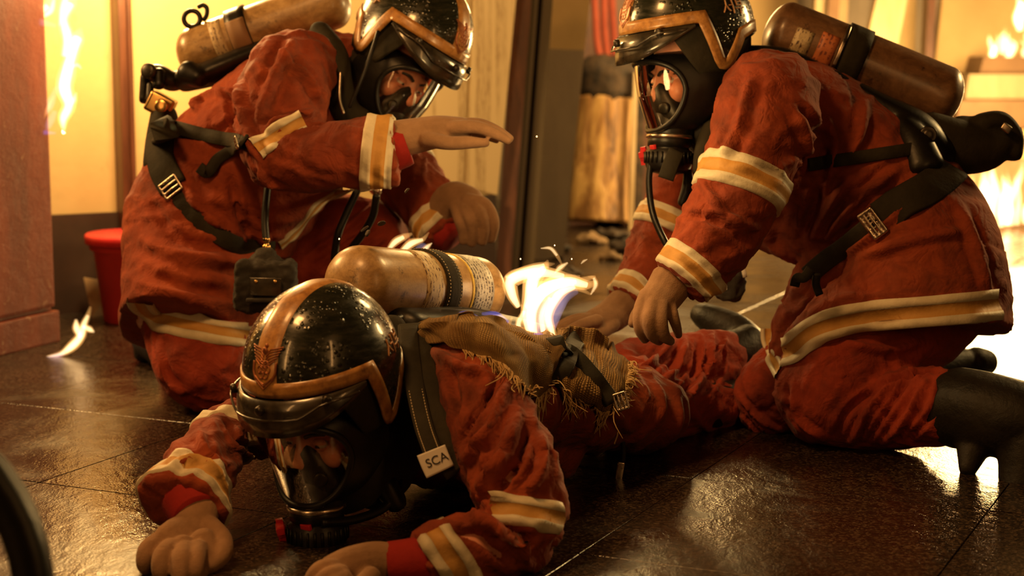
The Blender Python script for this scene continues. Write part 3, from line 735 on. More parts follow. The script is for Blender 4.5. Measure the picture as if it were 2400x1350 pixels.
    for a, e, o in ((0, -1.6, .022), (45, .6, .017), (-45, .6, .017)):
        q = hp(a, e, o); nv = nrm(q*np.array([1, 1, .25])); V, Fc = lathe([(.0085, -.006), (.0085, .001), (.0075, .003), (.005, .0042), (.001, .0046)], 16, Mx @ frame(q, nv)); P_(V, Fc, 'rivet', 'dark_metal', peak)
    # padded ear and neck guard under the shell
    V = []; Fc = []; azs = np.linspace(52, 308, 61)
    for off in (-.010, -.020):
        for a in azs:
            aa = abs(((a+180) % 360)-180); f = min(1, (aa-50)/25.); low = -50 if aa < 120 else -46
            for t in np.linspace(0, 1, 9): V.append(hp(a, 10+(low*f-10)*t, off))
    k = 9; n = len(azs)
    for s in (0, 1):
        b = s*n*k
        for i in range(n-1):
            for j in range(k-1): q = (b+i*k+j, b+(i+1)*k+j, b+(i+1)*k+j+1, b+i*k+j+1); Fc.append(q if s == 0 else q[::-1])
    b = n*k
    for i in range(n-1): Fc.append((i*k+k-1, (i+1)*k+k-1, b+(i+1)*k+k-1, b+i*k+k-1))
    for i in (0, n-1): 
        for j in range(k-1): Fc.append((i*k+j, i*k+j+1, b+i*k+j+1, b+i*k+j))
    P_(xf(np.array(V), Mx), Fc, 'ear_guard', 'harness_pad', root)
    return root
# ---- mask
def lens_pt(az, z, off=0.0):
    """az degrees, z local height"""
    t = (z+.125)/.08; k = 1-.10*max(0, -t)-.05*max(0, t)**2; a = math.radians(az)
    return np.array([(.095+off)*math.sin(a)*k, .012+(.122+off)*(math.cos(a)**.85 if math.cos(a) > 0 else 0)*k, z])
def lens_outline(t):
    c, s = math.cos(t), math.sin(t); c = math.copysign(abs(c)**.75, c); s = math.copysign(abs(s)**.85, s)
    return 66*c*(1-.16*max(0, -s)), -.125+(.072 if s > 0 else .078)*s
def mask(Mx, label, tilt=0.0):
    root = thing('breathing_mask', Mx @ Vector((0, .05, -.28)), label, 'mask', 'breathing masks worn by the three figures')
    V = []; Fc = []; nt, nr = 72, 12
    for i in range(1, nr+1):
        for j in range(nt):
            a, z = lens_outline(2*math.pi*j/nt); V.append(lens_pt(a*i/nr, -.125+(z+.125)*i/nr))
    V.append(lens_pt(0, -.125))
    for i in range(nr-1):
        for j in range(nt):
            j2 = (j+1) % nt; Fc.append((i*nt+j, (i+1)*nt+j, (i+1)*nt+j2, i*nt+j2))
    Fc += [(j, (j+1) % nt, len(V)-1) for j in range(nt)]
    P_(xf(np.array(V), Mx), Fc, 'lens', 'lens', root, label='clear curved face lens')
    # rim and face seal
    ring = np.array([lens_pt(*lens_outline(2*math.pi*j/nt)) for j in range(nt+1)]); V, Fc = loft(ring, .0062, .0062, 10, None, False); P_(xf(V, Mx), Fc, 'rim', 'rubber', root)
    V = []; Fc = []
    rows = [(1.0, 0, 0), (1.07, -.004, -.012), (1.16, -.004, -.035), (1.2, -.012, -.062), (1.12, -.02, -.085)]
    for s, o, y in rows:
        for j in range(nt):
            a, z = lens_outline(2*math.pi*j/nt); q = lens_pt(a*min(s, 1.08), -.125+(z+.125)*s, 0); q = q+np.array([math.copysign(1, q[0])*abs(math.sin(math.radians(a)))*.012*(s-1)/.2, y, 0]); V.append(q)
    for i in range(len(rows)-1):
        for j in range(nt):
            j2 = (j+1) % nt; Fc.append((i*nt+j, i*nt+j2, (i+1)*nt+j2, (i+1)*nt+j))
    P_(xf(np.array(V), Mx), Fc, 'face_seal', 'rubber', root)
    # inner nose cup
    V, Fc = loft([(0, .078, -.098), (0, .082, -.115), (0, .080, -.14), (0, .076, -.17), (0, .07, -.198)], [.012, .026, .044, .058, .058], [.010, .022, .03, .034, .03], 28, (0, 1, 0)); P_(xf(V, Mx), Fc, 'nose_cup', 'rubber', root)
    for s in (-1, 1): P_(*lathe([(.013, 0), (.013, .006), (.009, .008), (.001, .008)], 18, Mx @ frame((s*.036, .099, -.158), (s*.55, .8, .1))), 'valve_disc', 'rubber', root)
    # chin housing and demand valve
    V, Fc = loft([(0, .066, -.186), (0, .074, -.205), (0, .084, -.224)], [.052, .05, .047], [.05, .048, .046], 28, (0, 1, 0)); P_(xf(V, Mx), Fc, 'chin_housing', 'rubber', root)
    ax = Vector((0, .22, -1)).normalized(); A = Mx @ frame((0, .083, -.222), ax)
    V, Fc = lathe([(.046, -.006), (.0505, -.004), (.0505, .002), (.046, .004)], 40, A); P_(V, Fc, 'clamp_ring', 'steel', root, label='thin metal clamp ring')
    valve = thing_part = None
    V, Fc = lathe([(.044, 0), (.047, .006), (.047, .02), (.043, .022), (.043, .026), (.05, .03), (.051, .058), (.047, .068), (.038, .076), (.02, .08), (.002, .081)], 44, A); dv = P_(V, Fc, 'demand_valve', 'rubber', root)
    V, Fc = join([boxp((.0515*math.cos(a), .0515*math.sin(a), .045), (.003, .004, .024), A @ Matrix.Rotation(0, 4, 'Z')) for a in np.linspace(0, 2*math.pi, 26, endpoint=False)]); P_(V, Fc, 'grip_ribs', 'rubber', dv)
    V, Fc = bbox_bev((0, .047, .013), (.022, .006, .009), .0015, 2, A @ Matrix.Rotation(math.radians(-10), 4, 'Z')); 
    q = Mx @ Vector((-.012, .131, -.236)); V, Fc = bbox_bev((0, 0, 0), (.02, .007, .01), .0015, 2, Matrix.Translation(q) @ Mx.to_3x3().to_4x4()); P_(V, Fc, 'button', 'red_plastic', dv, label='red button')
    K = Mx @ frame((.046, .118, -.255), (.75, .66, 0)); V, Fc = join([lathe([(.012, 0), (.016, .003), (.016, .014), (.011, .017), (.002, .018)], 12, K)]+[boxp((.015*math.cos(a), .015*math.sin(a), .009), (.012, .007, .012), K @ Matrix.Rotation(0, 4, 'Z')) for a in np.linspace(0, 2*math.pi, 5, endpoint=False)]); P_(V, Fc, 'bypass_knob', 'red_plastic', dv, False, label='red bypass knob')
    # head straps running back under the helmet
    for s in (-1, 1):
        for z0, z1 in ((-.10, -.07), (-.165, -.13)):
            c = catmull([(s*.072, .03, z0), (s*.083, -.01, (z0+z1)/2), (s*.075, -.06, z1), (s*.04, -.095, z1)], 8); n_ = nrm(c*np.array([1, 1, 0])); V, Fc = ribbon(c, n_, .018, .003); P_(xf(V, Mx), Fc, 'head_strap', 'webbing', root)
    return root
def head_parts(Mx):
    """skull, brow, nose, cheeks, jaw, ears and neck stub in head space"""
    L = []
    E = lambda c, r: L.append(ellipsoid(c, r, Mx, 24, 16))
    E((0, -.012, -.055), (.076, .096, .085)); E((0, .012, -.105), (.068, .078, .095)); E((0, .03, -.165), (.050, .058, .045)); E((0, .052, -.19), (.026, .03, .022))
    for s in (-1, 1):
        E((s*.032, .074, -.083), (.030, .012, .010)); E((s*.043, .066, -.128), (.022, .020, .024)); E((s*.078, -.012, -.105), (.009, .018, .030)); E((s*.012, .092, -.138), (.008, .009, .008))
    V, Fc = loft([(0, .083, -.088), (0, .090, -.105), (0, .100, -.125), (0, .106, -.135), (0, .092, -.145)], [.010, .009, .012, .014, .010], [.010, .010, .011, .010, .008], 14, (0, 1, 0)); L.append((xf(V, Mx), Fc))
    E((0, .083, -.162), (.024, .011, .007)); E((0, .081, -.172), (.021, .011, .007))
    return L
def face_bits(Mx, body, open_=(.0028, .0028)):
    for s, op in zip((-1, 1), open_):
        P_(*ellipsoid((s*.032, .0755, -.103), (.0125, .0115, .0115), Mx, 20, 14), 'eye', 'eye_white', body); P_(*ellipsoid((s*.031, .0838, -.1055), (.0056, .004, .0056), Mx, 14, 10), 'iris', 'iris', body)
        # lids as shells around the eyeball
        for up in (1, -1):
            V = []; Fc = []
            for i in range(7):
                e = math.asin(min(1, op/.0135))*up+(math.pi/2*up-math.asin(min(1, op/.0135))*up)*i/6-.06
                for j in range(13):
                    a = -1.25+2.5*j/12; r = .0142; V.append((s*.032+r*math.sin(a)*math.cos(e)*1.12, .0755+r*math.cos(a)*math.cos(e), -.103+r*math.sin(e)))
            for i in range(6):
                for j in range(12): Fc.append((i*13+j, i*13+j+1, (i+1)*13+j+1, (i+1)*13+j))
            P_(xf(np.array(V), Mx), Fc, 'eyelid', 'skin', body)
        c = catmull([(s*.014, .093, -.087), (s*.03, .0925, -.081), (s*.045, .084, -.082), (s*.054, .073, -.088)], 5); V, Fc = loft(c, [.0035]*len(c), [.0025]*len(c), 8); P_(xf(V, Mx), Fc, 'eyebrow', 'hair', body)
# ------------------------------------------------------------------ figures
def person(name, loc, label):
    return thing(name, loc, label, 'person', 'figures in red protective suits')
def hand(root, specs, name='glove', mat='glove', voxel=.0032, knit=True):
    me = union([tube(s, 16, 5) for s in specs], voxel, 2, .5); return put(name, me, mat, root)
class Fig: pass
def dress(root, jacket, trousers, Mx, extra_body, neck, jamp=.006, tamp=.006, seed=1, jcrease=(), tcrease=(), hands=(), jvox=.0068):
    f = Fig(); f.root = root
    bj = [spec_w(s, 2)[0] for s in jacket]; bt = [spec_w(s, 2)[0] for s in trousers]
    jm = union([tube(s) for s in jacket], jvox, 4); fold_noise(jm, bj, jamp, seed)
    tm = union([tube(s) for s in trousers], jvox, 5); fold_noise(tm, bt, tamp, seed+11)
    if jcrease: crease(jm, bvh_of(jm), jcrease)
    if tcrease: crease(tm, bvh_of(tm), tcrease)
    bm = union([tube(s, k=.72) for s in list(jacket)+list(trousers)]+[tube(s, k=.8) for s in extra_body]+[tube(s, 14, 4, k=.6) for h in hands for s in h]+[loft(catmull([Mx @ Vector((0, -.02, -.14)), Mx @ Vector((0, -.03, -.2)), P(*neck)], 5), .062, .062, 20)]+head_parts(Mx), .0055, 1)
    f.jb, f.tb = bvh_of(jm), bvh_of(tm); f.all = bvh_of(jm, tm); f.jm, f.tm = jm, tm
    hd = union([ellipsoid((0, -.022, -.115), (.088, .086, .105), Mx), loft(catmull([Mx @ Vector((0, -.03, -.15)), Mx @ Vector((0, -.04, -.21)), P(*neck)], 6), [.078+.0025*i for i in range(13)], .08, 24)], .006, 3); put('hood', hd, 'pouch', root)
    f.body = put('body', bm, 'skin', root); face_bits(Mx, f.body)
    f.jacket = put('jacket', jm, 'suit', root); f.trousers = put('trousers', tm, 'trouser', root)
    for h in hands: hand(root, h)
    return f
HL = head_mat(-136.1, -25.1, -22.7, 968.9, 81.7, 4.2)
HP = head_mat(147.1, -14.3, 0.6, 756.6, 860.8, 3.03)
HR = head_mat(111.3, -8.4, 5.2, 1611.1, 68.7, 3.86)
def dvec(a, b): return (P(*b)-P(*a))
# ---------------- kneeling figure on the left
pl = person('person', FL(470, 960), 'person in red suit kneeling at left, one gloved hand held flat over the fire')
l_arm = [(715, 150, 4.12, 85), (672, 190, 4.02, 104), (655, 285, 3.95, 100), (652, 350, 3.9, 88), (705, 370, 3.86, 80), (800, 362, 3.84, 79), (880, 358, 3.83, 80)]
l_farm = [(820, 230, 4.5, 90), (900, 340, 4.5, 82), (960, 425, 4.42, 76), (1015, 500, 4.38, 66), (1052, 548, 4.35, 56)]
l_jacket = [['flat', (770, 185, 4.3, 112, 190), (690, 270, 4.28, 165, 215), (590, 390, 4.27, 192, 215), (495, 520, 4.27, 198, 208), (462, 635, 4.25, 170, 225), (428, 785, 4.19, 150, 245)],
            ['flat']+l_arm+[(926, 354, 3.83, 82)], ['flat']+l_farm, [(760, 170, 4.3, 100, 130), (835, 165, 4.28, 78, 90)]]
l_trous = [[(440, 700, 4.26, 125), (460, 790, 4.17, 115), (480, 850, 4.09, 112), (500, 872, 4.12, 100)], [(500, 868, 4.1, 98), (470, 860, 4.35, 85), (440, 850, 4.6, 65)],
           [(520, 690, 4.42, 130), (680, 620, 4.44, 112), (820, 555, 4.44, 100), (880, 570, 4.44, 90)], [(870, 565, 4.44, 92), (855, 700, 4.5, 78), (845, 790, 4.55, 66)]]
l_hand1 = [[(925, 328, 3.83, 46, 40), (975, 318, 3.83, 42, 40), (1030, 308, 3.83, 38, 44), (1085, 304, 3.83, 30, 44)],
           [(1060, 300, 3.80, 18), (1115, 298, 3.79, 16), (1160, 313, 3.79, 14), (1192, 330, 3.79, 10)], [(1060, 296, 3.83, 18), (1120, 292, 3.83, 16), (1165, 308, 3.83, 14), (1196, 326, 3.83, 10)],
           [(1060, 298, 3.86, 18), (1115, 296, 3.87, 15), (1160, 310, 3.87, 13), (1188, 324, 3.87, 9)], [(1055, 304, 3.89, 16), (1100, 306, 3.90, 13), (1140, 318, 3.90, 11), (1165, 328, 3.90, 9)],
           [(1000, 325, 3.80, 20), (1050, 335, 3.78, 17), (1100, 334, 3.78, 15), (1140, 335, 3.785, 10)]]
l_hand2 = [[(1030, 535, 4.35, 40, 36), (1042, 490, 4.33, 42, 36), (1065, 466, 4.31, 42, 38), (1105, 472, 4.30, 34, 38)],
           [(1095, 470, 4.27, 18), (1135, 480, 4.25, 17), (1156, 520, 4.26, 15), (1150, 560, 4.28, 13)], [(1090, 470, 4.29, 18), (1120, 492, 4.24, 17), (1134, 530, 4.25, 15), (1130, 566, 4.27, 13)],
           [(1080, 480, 4.28, 18), (1098, 505, 4.24, 16), (1108, 540, 4.25, 14), (1106, 570, 4.27, 12)], [(1070, 485, 4.28, 17), (1078, 515, 4.25, 15), (1086, 545, 4.26, 13), (1086, 566, 4.27, 11)],
           [(1060, 500, 4.34, 18), (1095, 520, 4.36, 16), (1120, 545, 4.36, 13), (1130, 565, 4.35, 10)]]
FLg = dress(pl, l_jacket, l_trous, HL, [], (800, 190, 4.28), .008, .006, 1, hands=(l_hand1, l_hand2),
  jcrease=[([(690, 95), (640, 190), (600, 300)], .022, .014), ([(560, 190), (580, 290), (610, 380)], .016, .016), ([(530, 210), (550, 300), (575, 340)], .012, -.012), ([(620, 300), (680, 275), (745, 262)], .016, .012), ([(640, 330), (700, 300), (760, 288)], .010, -.012), ([(650, 130), (720, 180), (750, 240)], .016, .010),
           ([(610, 390), (620, 420), (660, 440)], .014, .010), ([(420, 420), (480, 500), (560, 560)], .02, .012), ([(350, 470), (420, 560), (520, 580)], .02, -.010), ([(330, 560), (420, 600), (560, 610), (640, 590)], .022, .012), ([(600, 440), (610, 520), (620, 580)], .02, .010), ([(540, 420), (560, 500), (600, 570)], .016, -.012), ([(340, 640), (430, 670), (540, 690)], .02, -.009), ([(430, 260), (500, 220), (560, 215)], .016, .010), ([(470, 320), (540, 290), (560, 250)], .014, -.010)],
  tcrease=[([(720, 600), (800, 540), (880, 480)], .012, .008), ([(740, 620), (830, 560), (890, 520)], .010, -.008), ([(760, 640), (850, 590), (900, 560)], .010, .008), ([(370, 800), (390, 880), (440, 940)], .014, .008), ([(420, 920), (480, 945), (550, 950)], .012, -.008)])
# bands: cuff, elbow, jacket hem, far sleeve
put_band('reflective_band', band(FLg.jb, P(893, 358, 3.83), Vector((1, 0, -.10)), .074), pl)
tape_px(FLg.jb, [(598, 350), (630, 330), (672, 304), (712, 284)], .052, 'reflective_band', pl)
tape_px(FLg.all, [(328, 706), (345, 732), (390, 752), (470, 770), (540, 782), (610, 792)], .062, 'reflective_band', pl)
tape_px(FLg.all, [(655, 575), (690, 545), (725, 500), (765, 462), (820, 440)], .030, 'reflective_band', pl)
put_band('reflective_band', band(FLg.jb, P(930, 382, 4.46), dvec((900, 340, 4.5), (960, 425, 4.42)), .070), pl)
put_band('reflective_band', band(FLg.jb, P(1030, 522, 4.365), dvec((1015, 500, 4.38), (1052, 548, 4.35)), .050), pl)
c, a, b = spec_w([(915, 350, 3.83, 56), (940, 345, 3.83, 50), (955, 340, 3.83, 46)], 4); P_(*loft(c, a, b, 28, None, True, False), 'inner_cuff', 'liner', pl)
c, a, b = spec_w([(1040, 535, 4.355, 48), (1056, 552, 4.345, 44), (1064, 560, 4.34, 36)], 4); P_(*loft(c, a, b, 28, None, True, False), 'inner_cuff', 'liner', pl)
put('boot', union([tube([(430, 850, 4.6, 52), (380, 815, 4.66, 46), (345, 800, 4.72, 38)]), tube([(350, 790, 4.7, 34), (338, 830, 4.72, 26)])], .006, 3), 'leather', pl)
put('boot', union([tube([(845, 760, 4.55, 62), (848, 800, 4.55, 56)]), tube([(845, 805, 4.55, 44), (930, 815, 4.5, 38), (980, 820, 4.48, 30)])], .006, 3), 'leather', pl)
# ---------------- prone figure
pp = person('person', FL(1000, 1200), 'person in red suit lying prone on elbows at the front with burning back')
p_arm = [(1050, 865, 3.2, 80), (1098, 905, 3.1, 106), (1152, 1000, 3.02, 110), (1205, 1110, 2.95, 108), (1225, 1195, 2.92, 100), (1195, 1262, 2.88, 92), (1120, 1290, 2.85, 84), (1045, 1302, 2.83, 74)]
p_farm = [(850, 965, 3.35, 92), (720, 985, 3.35, 86), (610, 995, 3.32, 72), (540, 1012, 3.24, 66), (495, 1060, 3.14, 72), (460, 1120, 3.05, 86), (424, 1184, 2.98, 104, 80)]
p_jacket = [[(955, 940, 3.2, 98, 185), (1060, 912, 3.3, 120, 235), (1180, 925, 3.42, 122, 225), (1330, 945, 3.57, 112, 200), (1470, 955, 3.72, 98, 190)], ['flat']+p_arm+[(990, 1316, 2.82, 70)], ['flat']+p_farm, [(940, 1040, 3.28, 90, 110), (1080, 1050, 3.4, 90, 165), (1250, 1045, 3.52, 80, 165)]]
p_trous = [[(1430, 955, 3.7, 92), (1540, 955, 3.8, 78), (1640, 950, 3.9, 62), (1690, 948, 3.95, 56)], [(1440, 905, 3.85, 95), (1540, 880, 3.95, 88), (1620, 866, 4.02, 86), (1680, 850, 4.08, 78)], [(1400, 930, 3.72, 90, 150), (1480, 925, 3.8, 90, 150)]]
p_hand1 = [[(465, 1190, 2.98, 50, 42), (455, 1235, 2.95, 52, 42), (430, 1265, 2.92, 60, 40), (400, 1285, 2.89, 58, 34)],
           [(370, 1270, 2.89, 24), (345, 1290, 2.86, 23), (340, 1325, 2.85, 20), (365, 1338, 2.88, 16)], [(400, 1285, 2.87, 25), (380, 1305, 2.83, 24), (378, 1345, 2.82, 21), (400, 1358, 2.85, 16)],
           [(435, 1290, 2.86, 25), (425, 1315, 2.82, 25), (425, 1358, 2.81, 21), (445, 1365, 2.84, 16)], [(465, 1285, 2.87, 23), (460, 1312, 2.83, 22), (460, 1345, 2.82, 19), (475, 1352, 2.86, 15)],
           [(440, 1300, 2.88, 50, 30), (400, 1310, 2.87, 46, 30)], [(475, 1265, 2.9, 32), (488, 1300, 2.88, 26), (470, 1320, 2.86, 22)], [(490, 1235, 2.94, 28), (520, 1265, 2.91, 25), (520, 1300, 2.88, 23), (492, 1328, 2.86, 18)]]
p_hand2 = [[(930, 1325, 2.82, 50, 44), (880, 1322, 2.81, 54, 46), (820, 1335, 2.79, 54, 46), (780, 1345, 2.78, 46, 44)],
           [(800, 1335, 2.77, 24), (755, 1335, 2.75, 24), (730, 1365, 2.75, 20), (745, 1385, 2.77, 16)], [(800, 1345, 2.75, 24), (765, 1355, 2.72, 24), (745, 1385, 2.73, 20), (765, 1400, 2.75, 16)],
           [(805, 1355, 2.74, 24), (780, 1372, 2.71, 23), (765, 1400, 2.71, 19), (785, 1410, 2.74, 16)], [(815, 1350, 2.80, 24), (770, 1345, 2.80, 23), (740, 1370, 2.80, 19), (750, 1390, 2.80, 15)],
           [(870, 1350, 2.76, 26), (835, 1385, 2.73, 24), (800, 1400, 2.71, 20), (785, 1402, 2.72, 16)]]
FP = dress(pp, p_jacket, p_trous, HP, [], (900, 950, 3.2), .009, .009, 23, hands=(p_hand1, p_hand2),
  jcrease=[([(1190, 890), (1150, 1000), (1085, 1080)], .016, .012), ([(1215, 960), (1180, 1060), (1120, 1150)], .018, .014), ([(1240, 1000), (1210, 1090), (1170, 1150)], .012, -.012), ([(1270, 1020), (1270, 1100), (1230, 1160)], .014, .012), ([(1050, 860), (1070, 940), (1060, 990)], .014, -.010), ([(1170, 890), (1110, 980), (1075, 1040)], .009, -.010), ([(1120, 1190), (1180, 1215), (1250, 1270)], .012, -.012), ([(1080, 1215), (1160, 1235), (1230, 1300)], .014, .013), ([(1060, 1240), (1130, 1265), (1200, 1330)], .012, -.011), ([(1130, 1225), (1200, 1260), (1240, 1330)], .012, .012), ([(1010, 820), (1080, 860), (1130, 870)], .014, .009),
           ([(560, 975), (620, 1010), (640, 1060)], .013, .012), ([(530, 990), (570, 1040), (640, 1080)], .011, -.012), ([(470, 1010), (480, 1060), (520, 1090)], .012, .010), ([(400, 1100), (450, 1080), (520, 1110)], .012, .010), ([(520, 960), (590, 980), (640, 1010)], .012, .010), ([(1310, 900), (1400, 940), (1480, 1010)], .016, .010)],
  tcrease=[([(1480, 880), (1540, 840), (1580, 800)], .012, .010), ([(1520, 930), (1580, 870), (1610, 800)], .012, .012), ([(1560, 950), (1620, 890), (1640, 790)], .012, -.010), ([(1590, 950), (1650, 880), (1670, 780)], .012, .012), ([(1630, 940), (1690, 870), (1690, 790)], .010, -.010), ([(1610, 900), (1660, 850), (1700, 800)], .008, .008)])
tape_px(FP.jb, [(998, 1222), (1030, 1268), (1062, 1315), (1092, 1365)], .058, 'reflective_band', pp)
tape_px(FP.jb, [(1112, 1186), (1190, 1192), (1260, 1204), (1318, 1216)], .052, 'reflective_band', pp)
put_band('reflective_band', band(FP.jb, P(440, 1156, 3.01), dvec((460, 1120, 3.05), (424, 1184, 2.98)), .052), pp)
put_band('reflective_band', band(FP.jb, P(520, 1028, 3.21), dvec((580, 1000, 3.3), (495, 1060, 3.14)), .028, ((0, 1, 0),)), pp)
c, a, b = spec_w([(1010, 1312, 2.82, 60), (960, 1320, 2.82, 58), (912, 1325, 2.82, 56)], 4); P_(*loft(c, a, b, 28, None, True, False), 'inner_cuff', 'liner', pp)
c, a, b = spec_w([(440, 1165, 3.0, 66), (455, 1195, 2.98, 62), (462, 1208, 2.97, 58)], 4); P_(*loft(c, a, b, 28, None, True, False), 'inner_cuff', 'liner', pp)
put('boot', union([tube([(1640, 955, 3.9, 58), (1760, 935, 4.05, 50), (1840, 915, 4.15, 46)]), tube([(1830, 910, 4.15, 40), (1870, 930, 4.3, 34)])], .006, 3), 'leather', pp)
put('boot', union([tube([(1675, 850, 4.1, 62), (1730, 825, 4.13, 56), (1755, 805, 4.15, 48)]), tube([(1765, 800, 4.15, 34), (1720, 775, 4.2, 42), (1660, 745, 4.25, 34), (1640, 735, 4.27, 26)]), tube([(1775, 800, 4.13, 24), (1780, 825, 4.13, 20)])], .006, 3), 'leather', pp)
# ---------------- crouching figure on the right
pr = person('person', FL(1950, 1045), 'person in red suit on both knees at right, reaching down to the lying figure')
r_arm = [(1795, 195, 3.75, 95), (1800, 255, 3.68, 122), (1768, 360, 3.62, 110), (1738, 440, 3.6, 103), (1692, 530, 3.58, 94), (1640, 605, 3.56, 82)]
r_farm = [(1660, 330, 4.1, 90), (1600, 450, 4.12, 80), (1540, 580, 4.1, 68), (1490, 680, 4.06, 54)]
r_jacket = [['flat', (1725, 245, 3.9, 112, 160), (1820, 290, 3.9, 168, 200), (1950, 385, 3.9, 188, 205), (2075, 500, 3.88, 188, 205), (2145, 610, 3.84, 198, 225), (2148, 768, 3.82, 212, 238)],
            ['flat']+r_arm+[(1592, 662, 3.55, 70)], ['flat']+r_farm+[(1468, 708, 4.04, 50)], [(1790, 470, 3.9, 110), (1845, 525, 3.9, 84), (1905, 555, 3.88, 66)], [(1960, 640, 3.85, 90), (1885, 740, 3.86, 62), (1840, 815, 3.88, 42)], [(2100, 690, 3.77, 105, 110), (2000, 728, 3.73, 84, 78), (1925, 768, 3.725, 58, 62), (1872, 808, 3.75, 36, 46)], [(1720, 230, 3.9, 105, 120), (1670, 215, 3.9, 80, 85)]]
r_trous = [[(2200, 690, 3.88, 135), (2085, 790, 3.82, 130), (1968, 872, 3.77, 130), (1920, 928, 3.74, 114)], [(1918, 942, 3.74, 100), (2040, 958, 3.72, 94), (2150, 953, 3.66, 95), (2225, 955, 3.6, 84)],
           [(2150, 700, 4.05, 140), (1950, 835, 4.02, 110), (1840, 900, 3.95, 95), (1808, 935, 3.9, 90)], [(1812, 945, 3.9, 84), (1950, 930, 4.1, 72), (2090, 885, 4.22, 52)]]
r_hand1 = [[(1575, 660, 3.55, 52, 40), (1555, 690, 3.54, 48, 40), (1535, 715, 3.52, 46, 40)],
           [(1515, 690, 3.52, 18), (1500, 730, 3.5, 17), (1500, 770, 3.5, 15), (1512, 795, 3.52, 12)], [(1530, 710, 3.5, 18), (1522, 750, 3.48, 17), (1528, 785, 3.49, 14), (1545, 800, 3.52, 11)],
           [(1550, 715, 3.5, 18), (1550, 755, 3.48, 16), (1558, 788, 3.49, 14), (1572, 800, 3.52, 11)], [(1568, 708, 3.52, 16), (1578, 742, 3.51, 14), (1586, 768, 3.52, 12), (1590, 785, 3.54, 10)],
           [(1535, 690, 3.56, 20), (1510, 715, 3.58, 17), (1490, 740, 3.58, 14), (1482, 760, 3.57, 11)]]
r_hand2 = [[(1462, 715, 4.03, 42, 36), (1430, 742, 4.0, 40, 40), (1390, 758, 3.97, 32, 42)],
           [(1400, 752, 3.93, 17), (1365, 762, 3.9, 15), (1335, 775, 3.89, 13), (1315, 785, 3.89, 10)], [(1395, 748, 3.96, 17), (1350, 755, 3.94, 15), (1318, 770, 3.93, 13), (1298, 782, 3.93, 10)],
           [(1395, 748, 3.99, 17), (1350, 750, 3.98, 15), (1318, 762, 3.97, 13), (1300, 774, 3.97, 10)], [(1400, 750, 4.02, 16), (1362, 752, 4.02, 13), (1335, 762, 4.02, 11), (1320, 772, 4.02, 9)],
           [(1435, 760, 3.97, 19), (1405, 782, 3.93, 16), (1380, 790, 3.91, 13), (1362, 794, 3.9, 10)]]
FR = dress(pr, r_jacket, r_trous, HR, [], (1690, 240, 3.9), .008, .006, 41, hands=(r_hand1, r_hand2),
  jcrease=[([(1880, 250), (1925, 330), (1930, 420)], .016, -.010), ([(1860, 260), (1890, 330), (1880, 420)], .02, .010), ([(1940, 280), (1960, 350), (1940, 420)], .014, .012), ([(2030, 240), (2010, 330), (1960, 400)], .016, .010), ([(1920, 440), (1900, 500), (1880, 560)], .016, -.012), ([(1990, 420), (1950, 480), (1910, 560)], .016, .012), ([(2100, 400), (2010, 470), (1930, 560)], .016, .013), ([(2110, 440), (2040, 500), (1960, 560)], .012, -.012), ([(2140, 470), (2060, 540), (1980, 600)], .012, .010), ([(1640, 420), (1700, 500), (1790, 540)], .014, .010), ([(1590, 500), (1680, 520), (1760, 580)], .014, -.009), ([(1760, 180), (1730, 300), (1690, 380)], .02, .010), ([(2250, 480), (2290, 580), (2320, 690)], .022, .008), ([(2010, 600), (2150, 560), (2260, 540)], .016, .007)],
  tcrease=[([(2060, 905), (1990, 960), (1960, 1020)], .012, -.011), ([(2090, 900), (2030, 970), (1990, 1040)], .012, .011), ([(2130, 890), (2080, 960), (2030, 1040)], .010, -.009), ([(2170, 890), (2130, 970), (2070, 1040)], .012, .010), ([(2210, 880), (2190, 960), (2130, 1030)], .010, -.008), ([(2050, 900), (2130, 880), (2200, 872)], .012, -.012), ([(1860, 900), (1870, 980), (1930, 1030)], .014, .008), ([(1960, 800), (2080, 820), (2160, 800)], .014, .006), ([(1740, 940), (1790, 990), (1850, 1010)], .010, .008), ([(1740, 970), (1780, 1010), (1840, 1030)], .008, -.008)])
put_band('reflective_band', band(FR.jb, P(1742, 432, 3.6), dvec((1768, 360, 3.62), (1692, 530, 3.58))+Vector((.0, 0, -.03)), .066), pr)
put_band('reflective_band', band(FR.jb, P(1610, 640, 3.553), dvec((1640, 605, 3.56), (1592, 662, 3.55)), .058), pr)
put_band('reflective_band', band(FR.jb, P(1478, 695, 4.05), dvec((1490, 680, 4.06), (1468, 708, 4.04)), .045), pr)
put_band('reflective_band', band(FR.jb, P(1566, 525, 4.11), dvec((1600, 450, 4.12), (1540, 580, 4.1)), .05), pr)
tape_px(FR.all, [(1842, 832), (1885, 790), (1945, 760), (2040, 742), (2150, 732), (2250, 724), (2338, 716)], .062, 'reflective_band', pr)
tape_px(FR.all, [(1800, 770), (1803, 820), (1828, 872)], .034, 'reflective_band', pr)
put('boot', union([tube([(2242, 955, 3.6, 96), (2300, 965, 3.56, 96), (2380, 985, 3.52, 96), (2450, 990, 3.5, 86)]), tube([(2420, 1000, 3.5, 82), (2405, 1090, 3.48, 66), (2385, 1160, 3.46, 46)]), tube([(2290, 1000, 3.57, 54), (2278, 1060, 3.53, 36), (2268, 1100, 3.51, 22)])], .006, 3), 'leather', pr)
put('boot', union([tube([(2080, 890, 4.22, 46), (2180, 862, 4.3, 42), (2260, 850, 4.35, 36)]), tube([(2285, 845, 4.35, 34), (2310, 850, 4.37, 32)]), tube([(2200, 870, 4.32, 30), (2290, 872, 4.36, 22)])], .006, 3), 'leather', pr)
helmet(HL, 'wet dark helmet with gold chevron worn by the kneeling figure at left', (1,)); mask(HL, 'black full face mask with clear lens on the kneeling figure at left')
